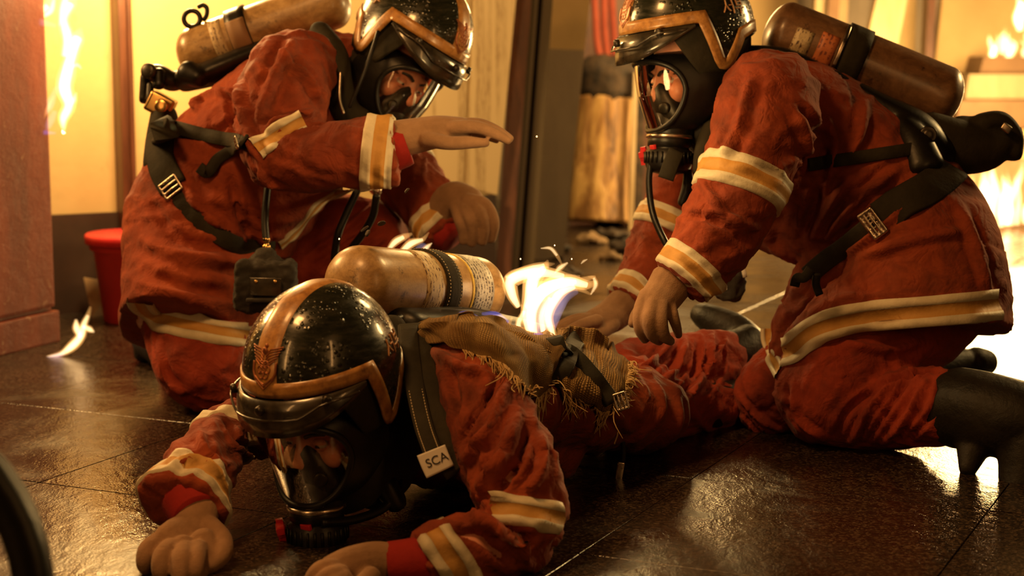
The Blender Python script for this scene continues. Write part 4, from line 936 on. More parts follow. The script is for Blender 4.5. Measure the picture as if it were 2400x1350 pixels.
helmet(HP, 'droplet covered dark helmet with winged emblem worn by the lying figure', (-1,)); mask(HP, 'black full face mask with clear lens on the lying figure, nearest the floor')
helmet(HR, 'dark helmet with gold chevron and painted syllables worn by the right figure', (-1,)); mask(HR, 'black full face mask with clear lens on the crouching figure at right')
# ------------------------------------------------------------------ breathing apparatus
def bottle_geo(c0, c1, r, dome=.75):
    c0, c1 = Vector(c0), Vector(c1); L = (c1-c0).length; pr = []
    for t in np.linspace(math.pi/2*.93, 0, 9): pr.append((r*math.cos(t), -r*dome*math.sin(t)))
    for t in np.linspace(0.08, .92, 7): pr.append((r*(1+.004*math.sin(t*40)), L*t))
    for t in np.linspace(0, math.pi/2*.93, 9): pr.append((r*math.cos(t), L+r*dome*math.sin(t)))
    return pr, frame(c0, c1-c0), L
def local_put(name, V, Fc, mat, parent, Mx, **t):
    """mesh kept in its own frame (object space follows the bottle's axis for its texture)"""
    me = mesh_of(name, V, Fc); o = bpy.data.objects.new(name, me); COL.objects.link(o); me.materials.append(M[mat]); o.matrix_world = Mx
    o.location = Mx.to_translation(); o.rotation_euler = Mx.to_euler(); 
    if parent is not None:
        o.parent = parent; o.matrix_parent_inverse = parent_world(parent).inverted()
    for k, v in t.items(): o[k] = v
    return o
PW = {}
def parent_world(p):
    return Matrix.LocRotScale(p.location, p.rotation_euler, None)
def sleeve(r, z0, z1, a0, a1, th, n=30):
    V = []; Fc = []
    for rr in (r+th, r-.001):
        for z in np.linspace(z0, z1, 4):
            for a in np.linspace(math.radians(a0), math.radians(a1), n): V.append((rr*math.cos(a), rr*math.sin(a), z))
    b = 4*n
    for i in range(3):
        for j in range(n-1): Fc.append((i*n+j, i*n+j+1, (i+1)*n+j+1, (i+1)*n+j))
    for j in range(n-1): Fc += [(j, b+j, b+j+1, j+1), (3*n+j, 3*n+j+1, b+3*n+j+1, b+3*n+j)]
    for i in range(3): Fc += [(i*n, (i+1)*n, b+(i+1)*n, b+i*n), (i*n+n-1, b+i*n+n-1, b+(i+1)*n+n-1, (i+1)*n+n-1)]
    return np.array(V), Fc
def facing(Mx):
    """angle about the bottle's axis that looks at the camera"""
    v = Mx.inverted().to_3x3() @ (CAM-Mx.to_translation()); return math.degrees(math.atan2(v.y, v.x))
def buckle(o, z, x, w, h, th, root, name='buckle', mat='steel', bars=2, parent=None):
    Fm = frame(o, z, x); pr = []; r = th
    rect = [(-h/2, -w/2, 0), (h/2, -w/2, 0), (h/2, w/2, 0), (-h/2, w/2, 0), (-h/2, -w/2, 0)]
    for a, b in zip(rect[:-1], rect[1:]): pr.append(loft(np.array([a, ((a[0]+b[0])/2, (a[1]+b[1])/2, 0), b]), r, r, 8))
    for k in range(bars): y = -h/2+h*(k+1)/(bars+1); pr.append(loft(np.array([(y, -w/2, 0), (y, 0, r*.6), (y, w/2, 0)]), r*.9, r*.9, 8))
    V, Fc = join(pr); me = union([(xf(V, Fm), Fc)], max(r*.45, .0012), 1); return put(name, me, mat, parent or root)
# -- lying figure
ap = thing('breathing_apparatus', P(1000, 760, 3.45), 'scratched air cylinder and harness burning on the back of the lying figure', 'air apparatus', 'air apparatus worn by the three figures')
c0, c1, r = P(842, 665, 3.30), P(1108, 684, 3.60), .0715
pr_, Mx, L = bottle_geo(c0, c1, r); fa = facing(Mx); V, Fc = lathe(pr_, 56); bo = local_put('cylinder', V, Fc, 'bottle', ap, Mx, label='worn tan composite air cylinder')
def sl(z0, z1, a0, a1, th, mat, name, base, R=r, MX=None, par=None, f=None): V, Fc = sleeve(R, z0, z1, (f if f is not None else fa)+a0, (f if f is not None else fa)+a1, th); return local_put(name, V, Fc, mat, par or base, MX or Mx)
sl(.115, .165, -80, 85, .0012, 'label_cream', 'cream_label', bo); sl(.262, .268, -110, 110, .0016, 'label_yellow', 'yellow_edge', bo); sl(.270, .335, -110, 110, .0012, 'label_grey', 'data_label', bo)
V, Fc = sleeve(r, .178, .222, 0, 359.9, .005, 72); cs = local_put('cylinder_strap', V, Fc, 'harness_pad', ap, Mx, label='brown webbing strap round the cylinder')
for z in (.182, .218):
    st = []
    for a in np.arange(0, 360, 5.0): st.append(boxp((0, 0, 0), (.0012, .0034, .0014), Matrix.Rotation(math.radians(a), 4, 'Z') @ Matrix.Translation((r+.0055, 0, z))))
    V, Fc = join(st); o = local_put('stitching', V, Fc, 'stitch', cs, Mx); o['kind'] = 'stuff'
V, Fc = lathe([(.014, -r*.76), (.014, -r*.70), (.008, -r*.66), (.006, -r*.60)], 24); 
V, Fc = lathe([(.0085, -.012), (.0085, .0005), (.006, .001), (.0055, -.004), (.001, -.006)], 20, frame(c0+(c0-c1).normalized()*(r*.742), c0-c1)); P_(V, Fc, 'end_plug', 'rubber', bo, label='black end plug')
for k, (z, a) in enumerate(((.085, 18), (.10, -8), (.125, 62), (.235, 40))):
    q = Mx @ Vector((r*math.cos(math.radians(fa+a)), r*math.sin(math.radians(fa+a)), z)); nz = (Mx.to_3x3() @ Vector((math.cos(math.radians(fa+a)), math.sin(math.radians(fa+a)), 0)))
    V, Fc = lathe([(.009-.001*k, -.002), (.008-.001*k, .0005), (.004, .0012), (.001, .001)], 11, frame(q, nz)); P_(V, Fc, 'scorch_blister', 'char', bo, False)
bp = bvh_of(FP.jm) if False else FP.jb
pmesh_bvh = FP.all
# back frame rails under the cylinder
V, Fc = hose([(890, 785, 3.22), (930, 752, 3.27), (1000, 735, 3.34), (1080, 732, 3.42), (1160, 744, 3.52), (1250, 770, 3.6)], .0105, 12); P_(V, Fc, 'frame_rail', 'rubber', ap)
V, Fc = hose([(930, 790, 3.24), (1010, 752, 3.33), (1100, 752, 3.42), (1200, 775, 3.52)], .008, 12); P_(V, Fc, 'air_hose', 'rubber', ap)
me = union([tube([(940, 760, 3.3, 40, 70), (1060, 760, 3.42, 36, 90), (1200, 775, 3.56, 34, 90), (1330, 815, 3.68, 34, 90)])], .006, 3); put('back_plate', me, 'rubber', ap)
# harness collar hump behind the helmet and padded shoulder strap with the tag
me = union([tube([(915, 770, 3.22, 40, 50), (925, 850, 3.2, 48, 60), (935, 950, 3.2, 52, 60), (925, 1030, 3.16, 46, 50), (905, 1075, 3.12, 30, 40)])], .006, 4); put('collar_pad', me, 'harness_pad', ap)
SP = [(972, 770, 3.18), (978, 840, 3.09), (992, 910, 3.03), (1012, 980, 3.0), (1045, 1050, 2.98), (1082, 1100, 2.97)]
ss = strap(FP.jb, SP, .060, .012, .0); P_(*ss, 'shoulder_strap', 'harness_pad', ap)
SW = [(958, 768, 3.165), (964, 845, 3.07), (976, 925, 3.01), (993, 1000, 2.98), (1014, 1060, 2.962)]
V, Fc = strap(FP.jb, SW, .032, .005, .001); wst = P_(V, Fc, 'strap_webbing', 'webbing', ap)
for off in (-.011, .011):
    p, n = hits(FP.jb, SW, 10); n = nrm(smooth_rows(n, 9)); p = smooth_rows(p, 3); T = nrm(np.gradient(p, axis=0)); S = nrm(np.cross(T, n)); st = []
    d = np.linspace(0, len(p)-1.01, 46)
    for t in d[::1]:
        i = int(t); q = p[i]+(p[min(i+1, len(p)-1)]-p[i])*(t-i)+S[i]*off+n[i]*.0065; st.append(boxp((0, 0, 0), (.0014, .0012, .0034), frame(q, T[i], n[i])))
    V, Fc = join(st); o = P_(V, Fc, 'stitching', 'stitch', wst, False); o['kind'] = 'stuff'
tp, tn = hits(FP.jb, [(1010, 1055, 2.955), (1020, 1080, 2.953), (1032, 1106, 2.952)], 6); tn = nrm(smooth_rows(tn, 12))
V, Fc = ribbon(tp, tn, .050, .002); tag = P_(V, Fc, 'maker_tag', 'tag_white', ap, label='white tag with black letters')
mid = len(tp)//2; tT = nrm(np.gradient(tp, axis=0))[mid]; tS = nrm(np.cross(tT, tn[mid])); 
xdir = Vector(-tS) if tS[0] < 0 else Vector(tS); 
xd = Vector((xdir.x, xdir.y, xdir.z)); cu = bpy.data.curves.new('t', 'FONT'); cu.body = 'SCA'; cu.size = .021; cu.extrude = .0004; cu.align_x = 'CENTER'; cu.align_y = 'CENTER'; to = bpy.data.objects.new('t', cu); COL.objects.link(to)
dg = bpy.context.evaluated_depsgraph_get(); tme = bpy.data.meshes.new_from_object(to.evaluated_get(dg)); bpy.data.objects.remove(to)
zax = Vector(tn[mid]); yax = zax.cross(xd); Mt = Matrix(((xd.x, yax.x, zax.x, 0), (xd.y, yax.y, zax.y, 0), (xd.z, yax.z, zax.z, 0), (0, 0, 0, 1))); Mt.translation = Vector(tp[mid])+zax*.0026+xd*.003
set_verts(tme, xf(verts_of(tme), Mt)); tme.materials.clear(); put('tag_lettering', tme, 'ink', tag)
V, Fc = strap(FP.jb, [(1100, 1100), (1060, 1090), (1045, 1040)], .012, .004, .016); 
V, Fc = hose([(1436, 955, 3.55), (1452, 1000, 3.52), (1462, 1060, 3.5), (1452, 1120, 3.48)], .0045, 8); dg_ = P_(V, Fc, 'loose_cord', 'webbing', ap)
V, Fc = bbox_bev((0, 0, 0), (.014, .008, .05), .002, 2, Matrix.Translation(P(1452, 1112, 3.475)) @ Matrix.Rotation(.15, 4, 'Y')); P_(V, Fc, 'cord_end', 'steel', dg_)
# chest hoses under the mask
V, Fc = hose([(760, 1225, 3.0), (830, 1218, 3.04), (900, 1190, 3.08), (935, 1140, 3.1), (930, 1090, 3.12)], .008, 12); P_(V, Fc, 'demand_hose', 'rubber', ap)
me = union([tube([(890, 1080, 3.12, 30, 30), (900, 1130, 3.1, 34, 34), (930, 1180, 3.1, 26, 30)])], .005, 3); put('chest_buckle_pad', me, 'rubber', ap)
# -- kneeling figure
al = thing('breathing_apparatus', P(420, 280, 4.3), 'tan air cylinder with hooked rail and dark harness on the kneeling figure', 'air apparatus', 'air apparatus worn by the three figures')
c0, c1, rl = P(462, 125, 4.36), P(775, 8, 4.34), .0645
pr_, MxL, L = bottle_geo(c0, c1, rl); fl_ = facing(MxL); V, Fc = lathe(pr_, 56); bl = local_put('cylinder', V, Fc, 'bottle', al, MxL, label='scuffed tan composite air cylinder')
sl(.055, .085, -70, 100, .001, 'label_cream', 'cream_label', bl, rl, MxL, None, fl_); 
V, Fc = sleeve(rl, .098, .148, 0, 359.9, .007, 72); cl = local_put('cylinder_strap', V, Fc, 'rubber', al, MxL)
V, Fc = sleeve(rl+.007, .100, .146, fl_-35, fl_+20, .006, 14); local_put('strap_buckle', V, Fc, 'step_brown', cl, MxL)
a = math.radians(fl_+5); pts = [MxL @ Vector(((rl+.016)*math.cos(math.radians(fl_+t)), (rl+.016)*math.sin(math.radians(fl_+t)), z)) for t, z in ((22, .150), (10, .156), (-15, .156), (-34, .150))]
V, Fc = loft(catmull(np.array([p[:] for p in pts]), 5), .0028, .0028, 8); P_(V, Fc, 'wire_bail', 'steel', cl)
ring = [(450+19*math.cos(t), 44+19*math.sin(t), 4.33) for t in np.linspace(math.pi*.6, 2.55*math.pi, 16)]
V, Fc = hose(ring, .0062, 10, 3); P_(V, Fc, 'carry_ring', 'rubber', al)
V, Fc = hose([(466, 16, 4.34), (476, 12, 4.34), (485, 20, 4.34), (484, 36, 4.34), (478, 46, 4.34)], .0058, 10); P_(V, Fc, 'carry_hook', 'rubber', al)
me = union([tube([(430, 190, 4.3, 26, 50), (500, 170, 4.3, 30, 60), (600, 130, 4.33, 30, 60), (700, 95, 4.36, 30, 60)]), tube([(440, 170, 4.26, 30, 30), (470, 185, 4.25, 22, 30)])], .005, 3); put('back_plate', me, 'rubber', al)
me = union([tube([(350, 165, 4.28, 14, 20), (372, 172, 4.28, 22, 26), (400, 190, 4.29, 24, 26), (430, 185, 4.32, 22, 24)]), tube([(342, 180, 4.28, 13, 22), (338, 235, 4.28, 12, 22)]), tube([(372, 168, 4.25, 14, 12), (372, 200, 4.24, 16, 14)])], .004, 2); vb = put('cylinder_valve', me, 'rubber', al)
V, Fc = lathe([(.016, 0), (.019, .002), (.019, .012), (.013, .016), (.002, .016)], 20, frame(P(352, 168, 4.24), (-.3, -1, .2))); P_(V, Fc, 'valve_knob', 'dark_metal', vb)
V, Fc = bbox_bev((0, 0, 0), (.062, .05, .05), .008, 3, Matrix.Translation(P(377, 246, 4.25)) @ Matrix.Rotation(math.radians(28), 4, 'Y')); rg = P_(V, Fc, 'pressure_reducer', 'brass', al)
V, Fc = lathe([(.015, 0), (.016, .002), (.013, .004), (.004, .004)], 24, frame(P(378, 248, 4.205), (0, -1, .1))); P_(V, Fc, 'reducer_cap', 'brass', rg)
V, Fc = hose([(352, 200, 4.25), (352, 240, 4.24), (372, 275, 4.25), (400, 290, 4.23)], .009, 10); P_(V, Fc, 'reducer_hose', 'rubber', al)
me = union([tube([(385, 270, 4.26, 32, 40), (378, 330, 4.24, 36, 46), (372, 385, 4.2, 38, 30)])], .006, 3); put('hip_plate', me, 'harness_pad', al)
P_(*strap(FLg.jb, [(385, 292), (430, 305), (490, 320), (575, 333)], .032, .006, .004), 'side_strap', 'webbing', al)
P_(*strap(FLg.jb, [(388, 300), (378, 350), (388, 400), (410, 440)], .070, .012, .004), 'hip_pad', 'harness_pad', al)
P_(*strap(FLg.jb, [(405, 435), (440, 485), (500, 545), (570, 578), (640, 582)], .040, .006, .004), 'waist_belt', 'webbing', al)
P_(*strap(FLg.jb, [(572, 338), (540, 355), (505, 380), (488, 405), (470, 392)], .026, .006, .008), 'strap_tail', 'webbing', al)
for px, py, w_, h_ in ((408, 440, .046, .036), (573, 330, .036, .022)):
    q, n_ = hits(FLg.jb, [(px, py), (px+4, py+2)], 2); buckle(Vector(q[0])+Vector(n_[0])*.018, n_[0], (.6, 0, -.8), w_, h_, .003, al)
me = union([tube([(750, 75, 4.18, 26, 30), (782, 130, 4.12, 34, 34), (790, 200, 4.1, 38, 34), (812, 262, 4.12, 34, 30), (850, 285, 4.12, 30, 30)]), tube([(800, 120, 4.25, 40, 40), (840, 200, 4.25, 50, 50), (880, 280, 4.22, 46, 46)])], .006, 4); put('shoulder_strap', me, 'harness_pad', al)
V, Fc = hose([(886, 75, 4.05), (872, 120, 4.03), (845, 190, 4.02), (820, 250, 4.03)], .0048, 8); P_(V, Fc, 'gauge_line', 'rubber', al)
V, Fc = hose([(798, 170, 4.06), (796, 230, 4.05), (805, 265, 4.05)], .0035, 8); P_(V, Fc, 'strap_wire', 'steel', al)
V, Fc = hose([(632, 400, 4.0), (624, 470, 3.98), (621, 520, 3.97), (624, 562, 3.96)], .0085, 10); gh = P_(V, Fc, 'gauge_hose', 'rubber', al)
V, Fc = lathe([(.006, 0), (.0085, .002), (.0085, .009), (.006, .011), (.006, .016), (.0095, .018), (.0095, .027), (.005, .03)], 16, frame(P(624, 556, 3.96), (0.02, 0, -1))); P_(V, Fc, 'hose_fitting', 'brass', gh)
for pts in ([(838, 445, 4.1), (812, 500, 4.1), (792, 550, 4.1), (783, 605, 4.12)], [(882, 460, 4.08), (874, 505, 4.1), (852, 545, 4.12), (825, 580, 4.14)]):
    V, Fc = hose(pts, .0088, 10); h_ = P_(V, Fc, 'demand_hose', 'rubber', al)
V, Fc = lathe([(.009, 0), (.0105, .004), (.0105, .012), (.008, .014), (.008, .026)], 16, frame(P(884, 440, 4.08), (-.05, 0, -1))); P_(V, Fc, 'hose_fitting', 'steel', h_)
# gauge pouch
gp = thing('gauge_pouch', P(625, 738, 3.95), 'dark worn gauge pouch with a small clear window hanging before the kneeling figure', 'pouch')
me = union([bbox_bev((0, 0, 0), (.135, .062, .118), .022, 4, Matrix.Translation(P(622, 672, 3.935)) @ Matrix.Rotation(.04, 4, 'Y')), tube([(622, 596, 3.94, 26, 22), (622, 622, 3.94, 56, 28), (622, 640, 3.94, 62, 30)]), tube([(564, 650, 3.94, 14, 24), (560, 715, 3.94, 12, 22)]), tube([(686, 650, 3.95, 12, 22), (690, 700, 3.95, 11, 20)])], .0045, 3); rough(me, .007, 34, 5); put('pouch_body', me, 'pouch', gp)
V, Fc = bbox_bev((0, 0, 0), (.068, .006, .040), .002, 2, Matrix.Translation(P(622, 672, 3.889)) @ Matrix.Rotation(.03, 4, 'Y')); wn = P_(V, Fc, 'window', 'visor', gp)
for x in (600, 645): V, Fc = lathe([(.0045, 0), (.0045, .002), (.002, .0035)], 12, frame(P(x, 660, 3.885), (0, -1, .1))); P_(V, Fc, 'snap', 'brass', wn)
V, Fc = bbox_bev((0, 0, 0), (.08, .012, .010), .004, 2, Matrix.Translation(P(620, 704, 3.892))); P_(V, Fc, 'pouch_flap', 'pouch', gp)
# -- crouching figure
ar = thing('breathing_apparatus', P(2200, 300, 3.9), 'dark brown air cylinder with broad black strap on the crouching figure', 'air apparatus', 'air apparatus worn by the three figures')
c0, c1, rr = P(1838, 78, 3.95), P(2205, 228, 3.93), .0715
pr_, MxR, L = bottle_geo(c0, c1, rr, .62); fr_ = facing(MxR); V, Fc = lathe(pr_, 56); br_ = local_put('cylinder', V, Fc, 'bottle_dark', ar, MxR, label='dark brown scratched air cylinder')
sl(.075, .115, -30, 75, .001, 'label_orange', 'orange_label', br_, rr, MxR, None, fr_); sl(.02, .06, -20, 60, .001, 'label_cream', 'cream_label', br_, rr, MxR, None, fr_)
V, Fc = sleeve(rr, .128, .182, 0, 359.9, .006, 72); cr = local_put('cylinder_strap', V, Fc, 'harness_pad', ar, MxR)
V, Fc = sleeve(rr+.006, .120, .128, fr_-60, fr_+20, .004, 14); local_put('strap_clip', V, Fc, 'steel', cr, MxR)
me = union([tube([(1745, 122, 3.88, 16, 50), (1840, 135, 3.88, 20, 70), (1960, 195, 3.88, 22, 80), (2060, 255, 3.86, 34, 80), (2140, 310, 3.84, 52, 80), (2190, 370, 3.82, 56, 60)]), tube([(2090, 270, 3.82, 20, 30), (2140, 330, 3.76, 40, 36), (2170, 390, 3.72, 46, 30)])], .006, 4); put('back_plate', me, 'rubber', ar)
me = union([tube([(2170, 330, 3.85, 70, 60), (2240, 345, 3.85, 66, 60), (2310, 350, 3.86, 52, 50), (2352, 330, 3.86, 34, 44)]), tube([(2300, 290, 3.86, 26, 40), (2345, 285, 3.86, 24, 40), (2378, 320, 3.86, 18, 40), (2374, 362, 3.86, 22, 36)]), tube([(2250, 300, 3.88, 30, 40), (2300, 300, 3.88, 26, 40)])], .006, 3); vr = put('valve_cover', me, 'harness_pad', ar)
V, Fc = join([lathe([(.02, -.02), (.026, -.015), (.026, .012), (.018, .018), (.003, .018)], 12, frame(P(2372, 322, 3.86), (.9, -.1, -.25)))]); P_(V, Fc, 'valve_knob', 'rubber', vr, False)
V, Fc = bbox_bev((0, 0, 0), (.022, .012, .016), .003, 2, Matrix.Translation(P(2358, 300, 3.805)) @ Matrix.Rotation(.6, 4, 'Y')); P_(V, Fc, 'steel_clip', 'steel', vr)
q = P(2176, 316, 3.735); V, Fc = lathe([(.019, -.004), (.019, .002), (.015, .004), (.011, .003), (.009, .005), (.002, .005)], 28, frame(q, (-.15, -1, .1))); P_(V, Fc, 'strap_disc', 'dark_metal', ar)
P_(*strap(FR.jb, [(1892, 386), (1960, 376), (2050, 364), (2150, 348)], .027, .006, .004), 'side_strap', 'webbing', ar)
P_(*strap(FR.jb, [(2230, 400), (2180, 440), (2110, 480), (2062, 512)], .072, .010, .004), 'hip_pad', 'harness_pad', ar)
P_(*strap(FR.all, [(2070, 505), (2010, 555), (1950, 600), (1895, 645)], .042, .007, .006), 'waist_belt', 'webbing', ar)
q, n_ = hits(FR.jb, [(2050, 520), (2040, 528)], 2); buckle(Vector(q[0])+Vector(n_[0])*.022, n_[0], (.6, 0, .45), .056, .030, .0042, ar)
V, Fc = ribbon(catmull([P(1900, 630, 3.6), P(1885, 650, 3.6), P(1868, 652, 3.61), P(1862, 668, 3.62)], 5), np.tile(np.array(-FWD), (16, 1)), .020, .006); P_(V, Fc, 'belt_tail', 'webbing', ar)
V, Fc = ribbon(catmull([P(1915, 640, 3.6), P(1912, 665, 3.61), P(1920, 690, 3.62)], 5), np.tile(np.array(-FWD), (11, 1)), .016, .005); P_(V, Fc, 'belt_tail', 'webbing', ar)
V, Fc = hose([(1526, 372, 3.84), (1521, 430, 3.84), (1530, 500, 3.83), (1556, 562, 3.8), (1580, 600, 3.8)], .0072, 10); P_(V, Fc, 'demand_hose', 'rubber', ar)
me = union([tube([(1668, 300, 3.82, 22, 26), (1650, 350, 3.8, 22, 24), (1640, 400, 3.8, 18, 20)]), tube([(1690, 160, 3.85, 30, 40), (1720, 220, 3.84, 34, 40), (1690, 300, 3.83, 28, 36)])], .005, 3); put('shoulder_strap', me, 'harness_pad', ar)
me = union([tube([(1612, 400, 3.86, 10, 12), (1612, 440, 3.86, 15, 15), (1600, 475, 3.87, 13, 14)])], .004, 2); put('radio_clip', me, 'rubber', ar)
V, Fc = ribbon(catmull([P(1585, 355, 3.79), P(1572, 385, 3.78), P(1560, 420, 3.78)], 6), np.tile(np.array(-FWD), (13, 1)), .034, .006); P_(V, Fc, 'mask_strap_tail', 'webbing', ar)
hp2 = thing('gauge_pouch', P(1710, 715, 3.95), 'black ragged gauge pouch hanging beneath the crouching figure', 'pouch')
me = union([tube([(1718, 575, 3.95, 18, 20), (1715, 610, 3.95, 32, 28), (1708, 650, 3.95, 42, 30), (1706, 690, 3.95, 34, 26)]), tube([(1735, 620, 3.95, 12, 20), (1738, 680, 3.95, 10, 18)])], .0045, 2); rough(me, .008, 26, 8); put('pouch_body', me, 'pouch', hp2)
V, Fc = ribbon(catmull([P(1722, 560, 3.93), P(1736, 600, 3.92), P(1746, 650, 3.92)], 5), np.tile(np.array(-FWD), (11, 1)), .010, .004); P_(V, Fc, 'pouch_strap', 'tag_white', hp2)
# ------------------------------------------------------------------ burlap over the lying back
m = NT('burlap_weave'); uvn = m.add('ShaderNodeUVMap'); mp = m.add('ShaderNodeMapping'); m.l.new(uvn.outputs[0], mp.inputs[0]); mp.inputs['Scale'].default_value = (1, 1, 1)
w1 = m.add('ShaderNodeTexWave', wave_type='BANDS', bands_direction='X'); w2 = m.add('ShaderNodeTexWave', wave_type='BANDS', bands_direction='Y')
for w_ in (w1, w2): w_.inputs['Scale'].default_value = 46; w_.inputs['Distortion'].default_value = 1.2; w_.inputs['Detail Scale'].default_value = 2; m.l.new(mp.outputs[0], w_.inputs['Vector'])
hgt = m.math('MULTIPLY', w1.outputs['Fac'], w2.outputs['Fac']); a = m.noise(m.pos(), 12, 4)
col = m.ramp(a, [(.3, (.24, .13, .045)), (.6, (.40, .25, .09)), (.8, (.52, .35, .14))]); col = m.mix(m.val(hgt, .05, .35, .75, 0), col, (.06, .03, .012)); m.set(col=col, rough=.9, spec=.1); m.bump(hgt, .8, .004)
def cloth(top, bot, nu, nv, lift, amp, seed, scale=1.0, folds=()):
    """sheet between two pixel edges laid over the back with slack; lift in metres (per row list)"""
    a = catmull(top, 10); b = catmull(bot, 10); a = np.array([a[min(int(t), len(a)-1)] for t in np.linspace(0, len(a)-1, nu)]); b = np.array([b[min(int(t), len(b)-1)] for t in np.linspace(0, len(b)-1, nu)])
    G = np.zeros((nv, nu, 3)); Nn = np.zeros((nv, nu, 3))
    for i in range(nv):
        t = i/(nv-1); row = a*(1-t)+b*t; last = None
        for j in range(nu):
            r = ray(*row[j]).normalized(); h = CLB.ray_cast(CAM, r)
            if h[0] is None: G[i, j] = np.nan; continue
            G[i, j] = h[0]; n = h[1]; Nn[i, j] = n if n.dot(r) < 0 else -n
    # fill misses with the nearest row below
    for j in range(nu):
        ok = [i for i in range(nv) if G[i, j, 0] == G[i, j, 0]]
        if not ok: ok = [0]; G[0, j] = G[0, j-1]; Nn[0, j] = Nn[0, j-1]
        for i in range(nv):
            if G[i, j, 0] != G[i, j, 0]:
                k = min(ok, key=lambda q: abs(q-i)); t = i/(nv-1); px = a[j]*(1-t)+b[j]*t; d = dep(G[k, j])
                G[i, j] = P(px[0], px[1], d)[:]; Nn[i, j] = Nn[k, j]
    for _ in range(6):
        G[1:-1] = (G[1:-1]*2+G[:-2]+G[2:])/4; G[:, 1:-1] = (G[:, 1:-1]*2+G[:, :-2]+G[:, 2:])/4; Nn[1:-1] = (Nn[1:-1]*2+Nn[:-2]+Nn[2:])/4; Nn[:, 1:-1] = (Nn[:, 1:-1]*2+Nn[:, :-2]+Nn[:, 2:])/4
    Nn = nrm(Nn)
    for i in range(nv):
        for j in range(nu):
            u, v = j/(nu-1), i/(nv-1); l = lift(u, v)+amp*(noise.noise((u*5+seed, v*3, 1))+.6*noise.noise((u*11, v*5+seed, 2)))
            G[i, j] += Nn[i, j]*max(.004, l)
    V = G.reshape(-1, 3); Fc = [(i*nu+j, i*nu+j+1, (i+1)*nu+j+1, (i+1)*nu+j) for i in range(nv-1) for j in range(nu-1)]
    me = mesh_of('cloth', V, Fc); uv = me.uv_layers.new(name='UVMap'); L = float(np.linalg.norm(np.diff(G[nv//2], axis=0), axis=1).sum()); Hh = float(np.linalg.norm(np.diff(G[:, nu//2], axis=0), axis=1).sum())
    for lp in me.loops: k = lp.vertex_index; uv.data[lp.index].uv = ((k % nu)/(nu-1)*L*scale, (k//nu)/(nv-1)*Hh*scale)
    CBV.append(bvh_of(me)); return me, G, Nn
def thick(name, me, mat, parent, th=.003, **t):
    o = put(name, me, mat, parent, **t); s = o.modifiers.new('thickness', 'SOLIDIFY'); s.thickness = th; s.offset = 1; return o
def fringe(edge, nor, out, n, parent, seed, L=(.015, .04)):
    rg = random.Random(seed); parts = []
    for k in range(n):
        t = rg.uniform(0, len(edge)-1.01); i = int(t); p = edge[i]+(edge[i+1]-edge[i])*(t-i); ln = rg.uniform(*L)*(1 if rg.random() < .9 else 1.8); d = nrm(out[i]+np.array([rg.uniform(-.5, .5) for _ in range(3)])*.9); q = p+d*ln*.5+nor[i]*rg.uniform(-.004, .008); e = p+d*ln+nrm(np.array([rg.uniform(-1, 1), rg.uniform(-1, 1), rg.uniform(-1.2, .5)]))*ln*.4
        parts.append(loft(catmull([p, q, e], 3), [.0013, .0013, .0012, .0011, .001, .0008, .0006], .001, 5))
    V, Fc = join(parts); return P_(V, Fc, 'fringe', 'burlap_thread', parent, kind='stuff')
CLB = FP.jb; CBV = [FP.all]
bu = thing('burlap_sheet', P(1230, 950, 3.5), 'frayed burlap sacking burning on the back of the lying figure', 'sacking')
me, G, Nn = cloth([(985, 792), (1060, 776), (1130, 770), (1200, 790), (1270, 800), (1320, 800)], [(992, 812), (1080, 826), (1150, 850), (1205, 895), (1250, 935), (1285, 900)], 90, 34, lambda u, v: .026+.018*math.sin(math.pi*v)-.016*v, .010, 3)
thick('sheet', me, 'burlap_weave', bu); fringe(G[-1, 20:], Nn[-1, 20:], nrm(G[-1, 20:]-G[-4, 20:]), 150, bu, 4)
me, G, Nn = cloth([(1300, 790), (1360, 790), (1420, 815), (1465, 870)], [(1305, 915), (1340, 930), (1390, 955), (1440, 950)], 70, 40, lambda u, v: .022-.008*v, .008, 9)
thick('sheet', me, 'burlap_weave', bu); fringe(G[-1], Nn[-1], nrm(G[-1]-G[-4]), 110, bu, 6); fringe(G[:, -1], Nn[:, -1], nrm(G[:, -1]-G[:, -4]), 110, bu, 7, (.012, .03))
# folded lip along the front with a loop of cloth standing up
c, ra, rb = spec_w([(996, 785, 3.14, 16, 26), (1060, 786, 3.17, 20, 30), (1120, 800, 3.2, 22, 32), (1165, 826, 3.22, 20, 30), (1180, 846, 3.24, 8, 20)], 8)
V, Fc = loft(c, ra, rb, 28); me = mesh_of('lip', V, Fc); uv = me.uv_layers.new(name='UVMap'); S = np.linspace(0, .36, len(V)//28+1)
for lp in me.loops: k = lp.vertex_index; uv.data[lp.index].uv = (S[min(k//28, len(S)-1)], (k % 28)/28*.13)
rough(me, .004, 40, 2); put('folded_lip', me, 'burlap_weave', bu)
c, ra, rb = spec_w([(1150, 790, 3.3, 26, 40), (1200, 808, 3.28, 34, 40), (1250, 832, 3.28, 34, 40), (1300, 850, 3.32, 20, 34)], 8)
V, Fc = loft(c, ra, rb, 28); me = mesh_of('fold', V, Fc); uv = me.uv_layers.new(name='UVMap'); S = np.linspace(0, .3, len(V)//28+1)
for lp in me.loops: k = lp.vertex_index; uv.data[lp.index].uv = (S[min(k//28, len(S)-1)], (k % 28)/28*.16)
rough(me, .006, 30, 6); put('standing_fold', me, 'burlap_weave', bu)
for k, pts in enumerate(([(1330, 925, 3.45), (1380, 960, 3.42), (1400, 1005, 3.4)], [(1400, 940, 3.5), (1440, 965, 3.47), (1448, 1010, 3.45), (1440, 1040, 3.44)], [(1370, 930, 3.46), (1400, 965, 3.44), (1405, 985, 3.43)])):
    V, Fc = hose(pts, .0016, 6); P_(V, Fc, 'loose_thread', 'burlap_thread', bu)
MB = Multi(*CBV)
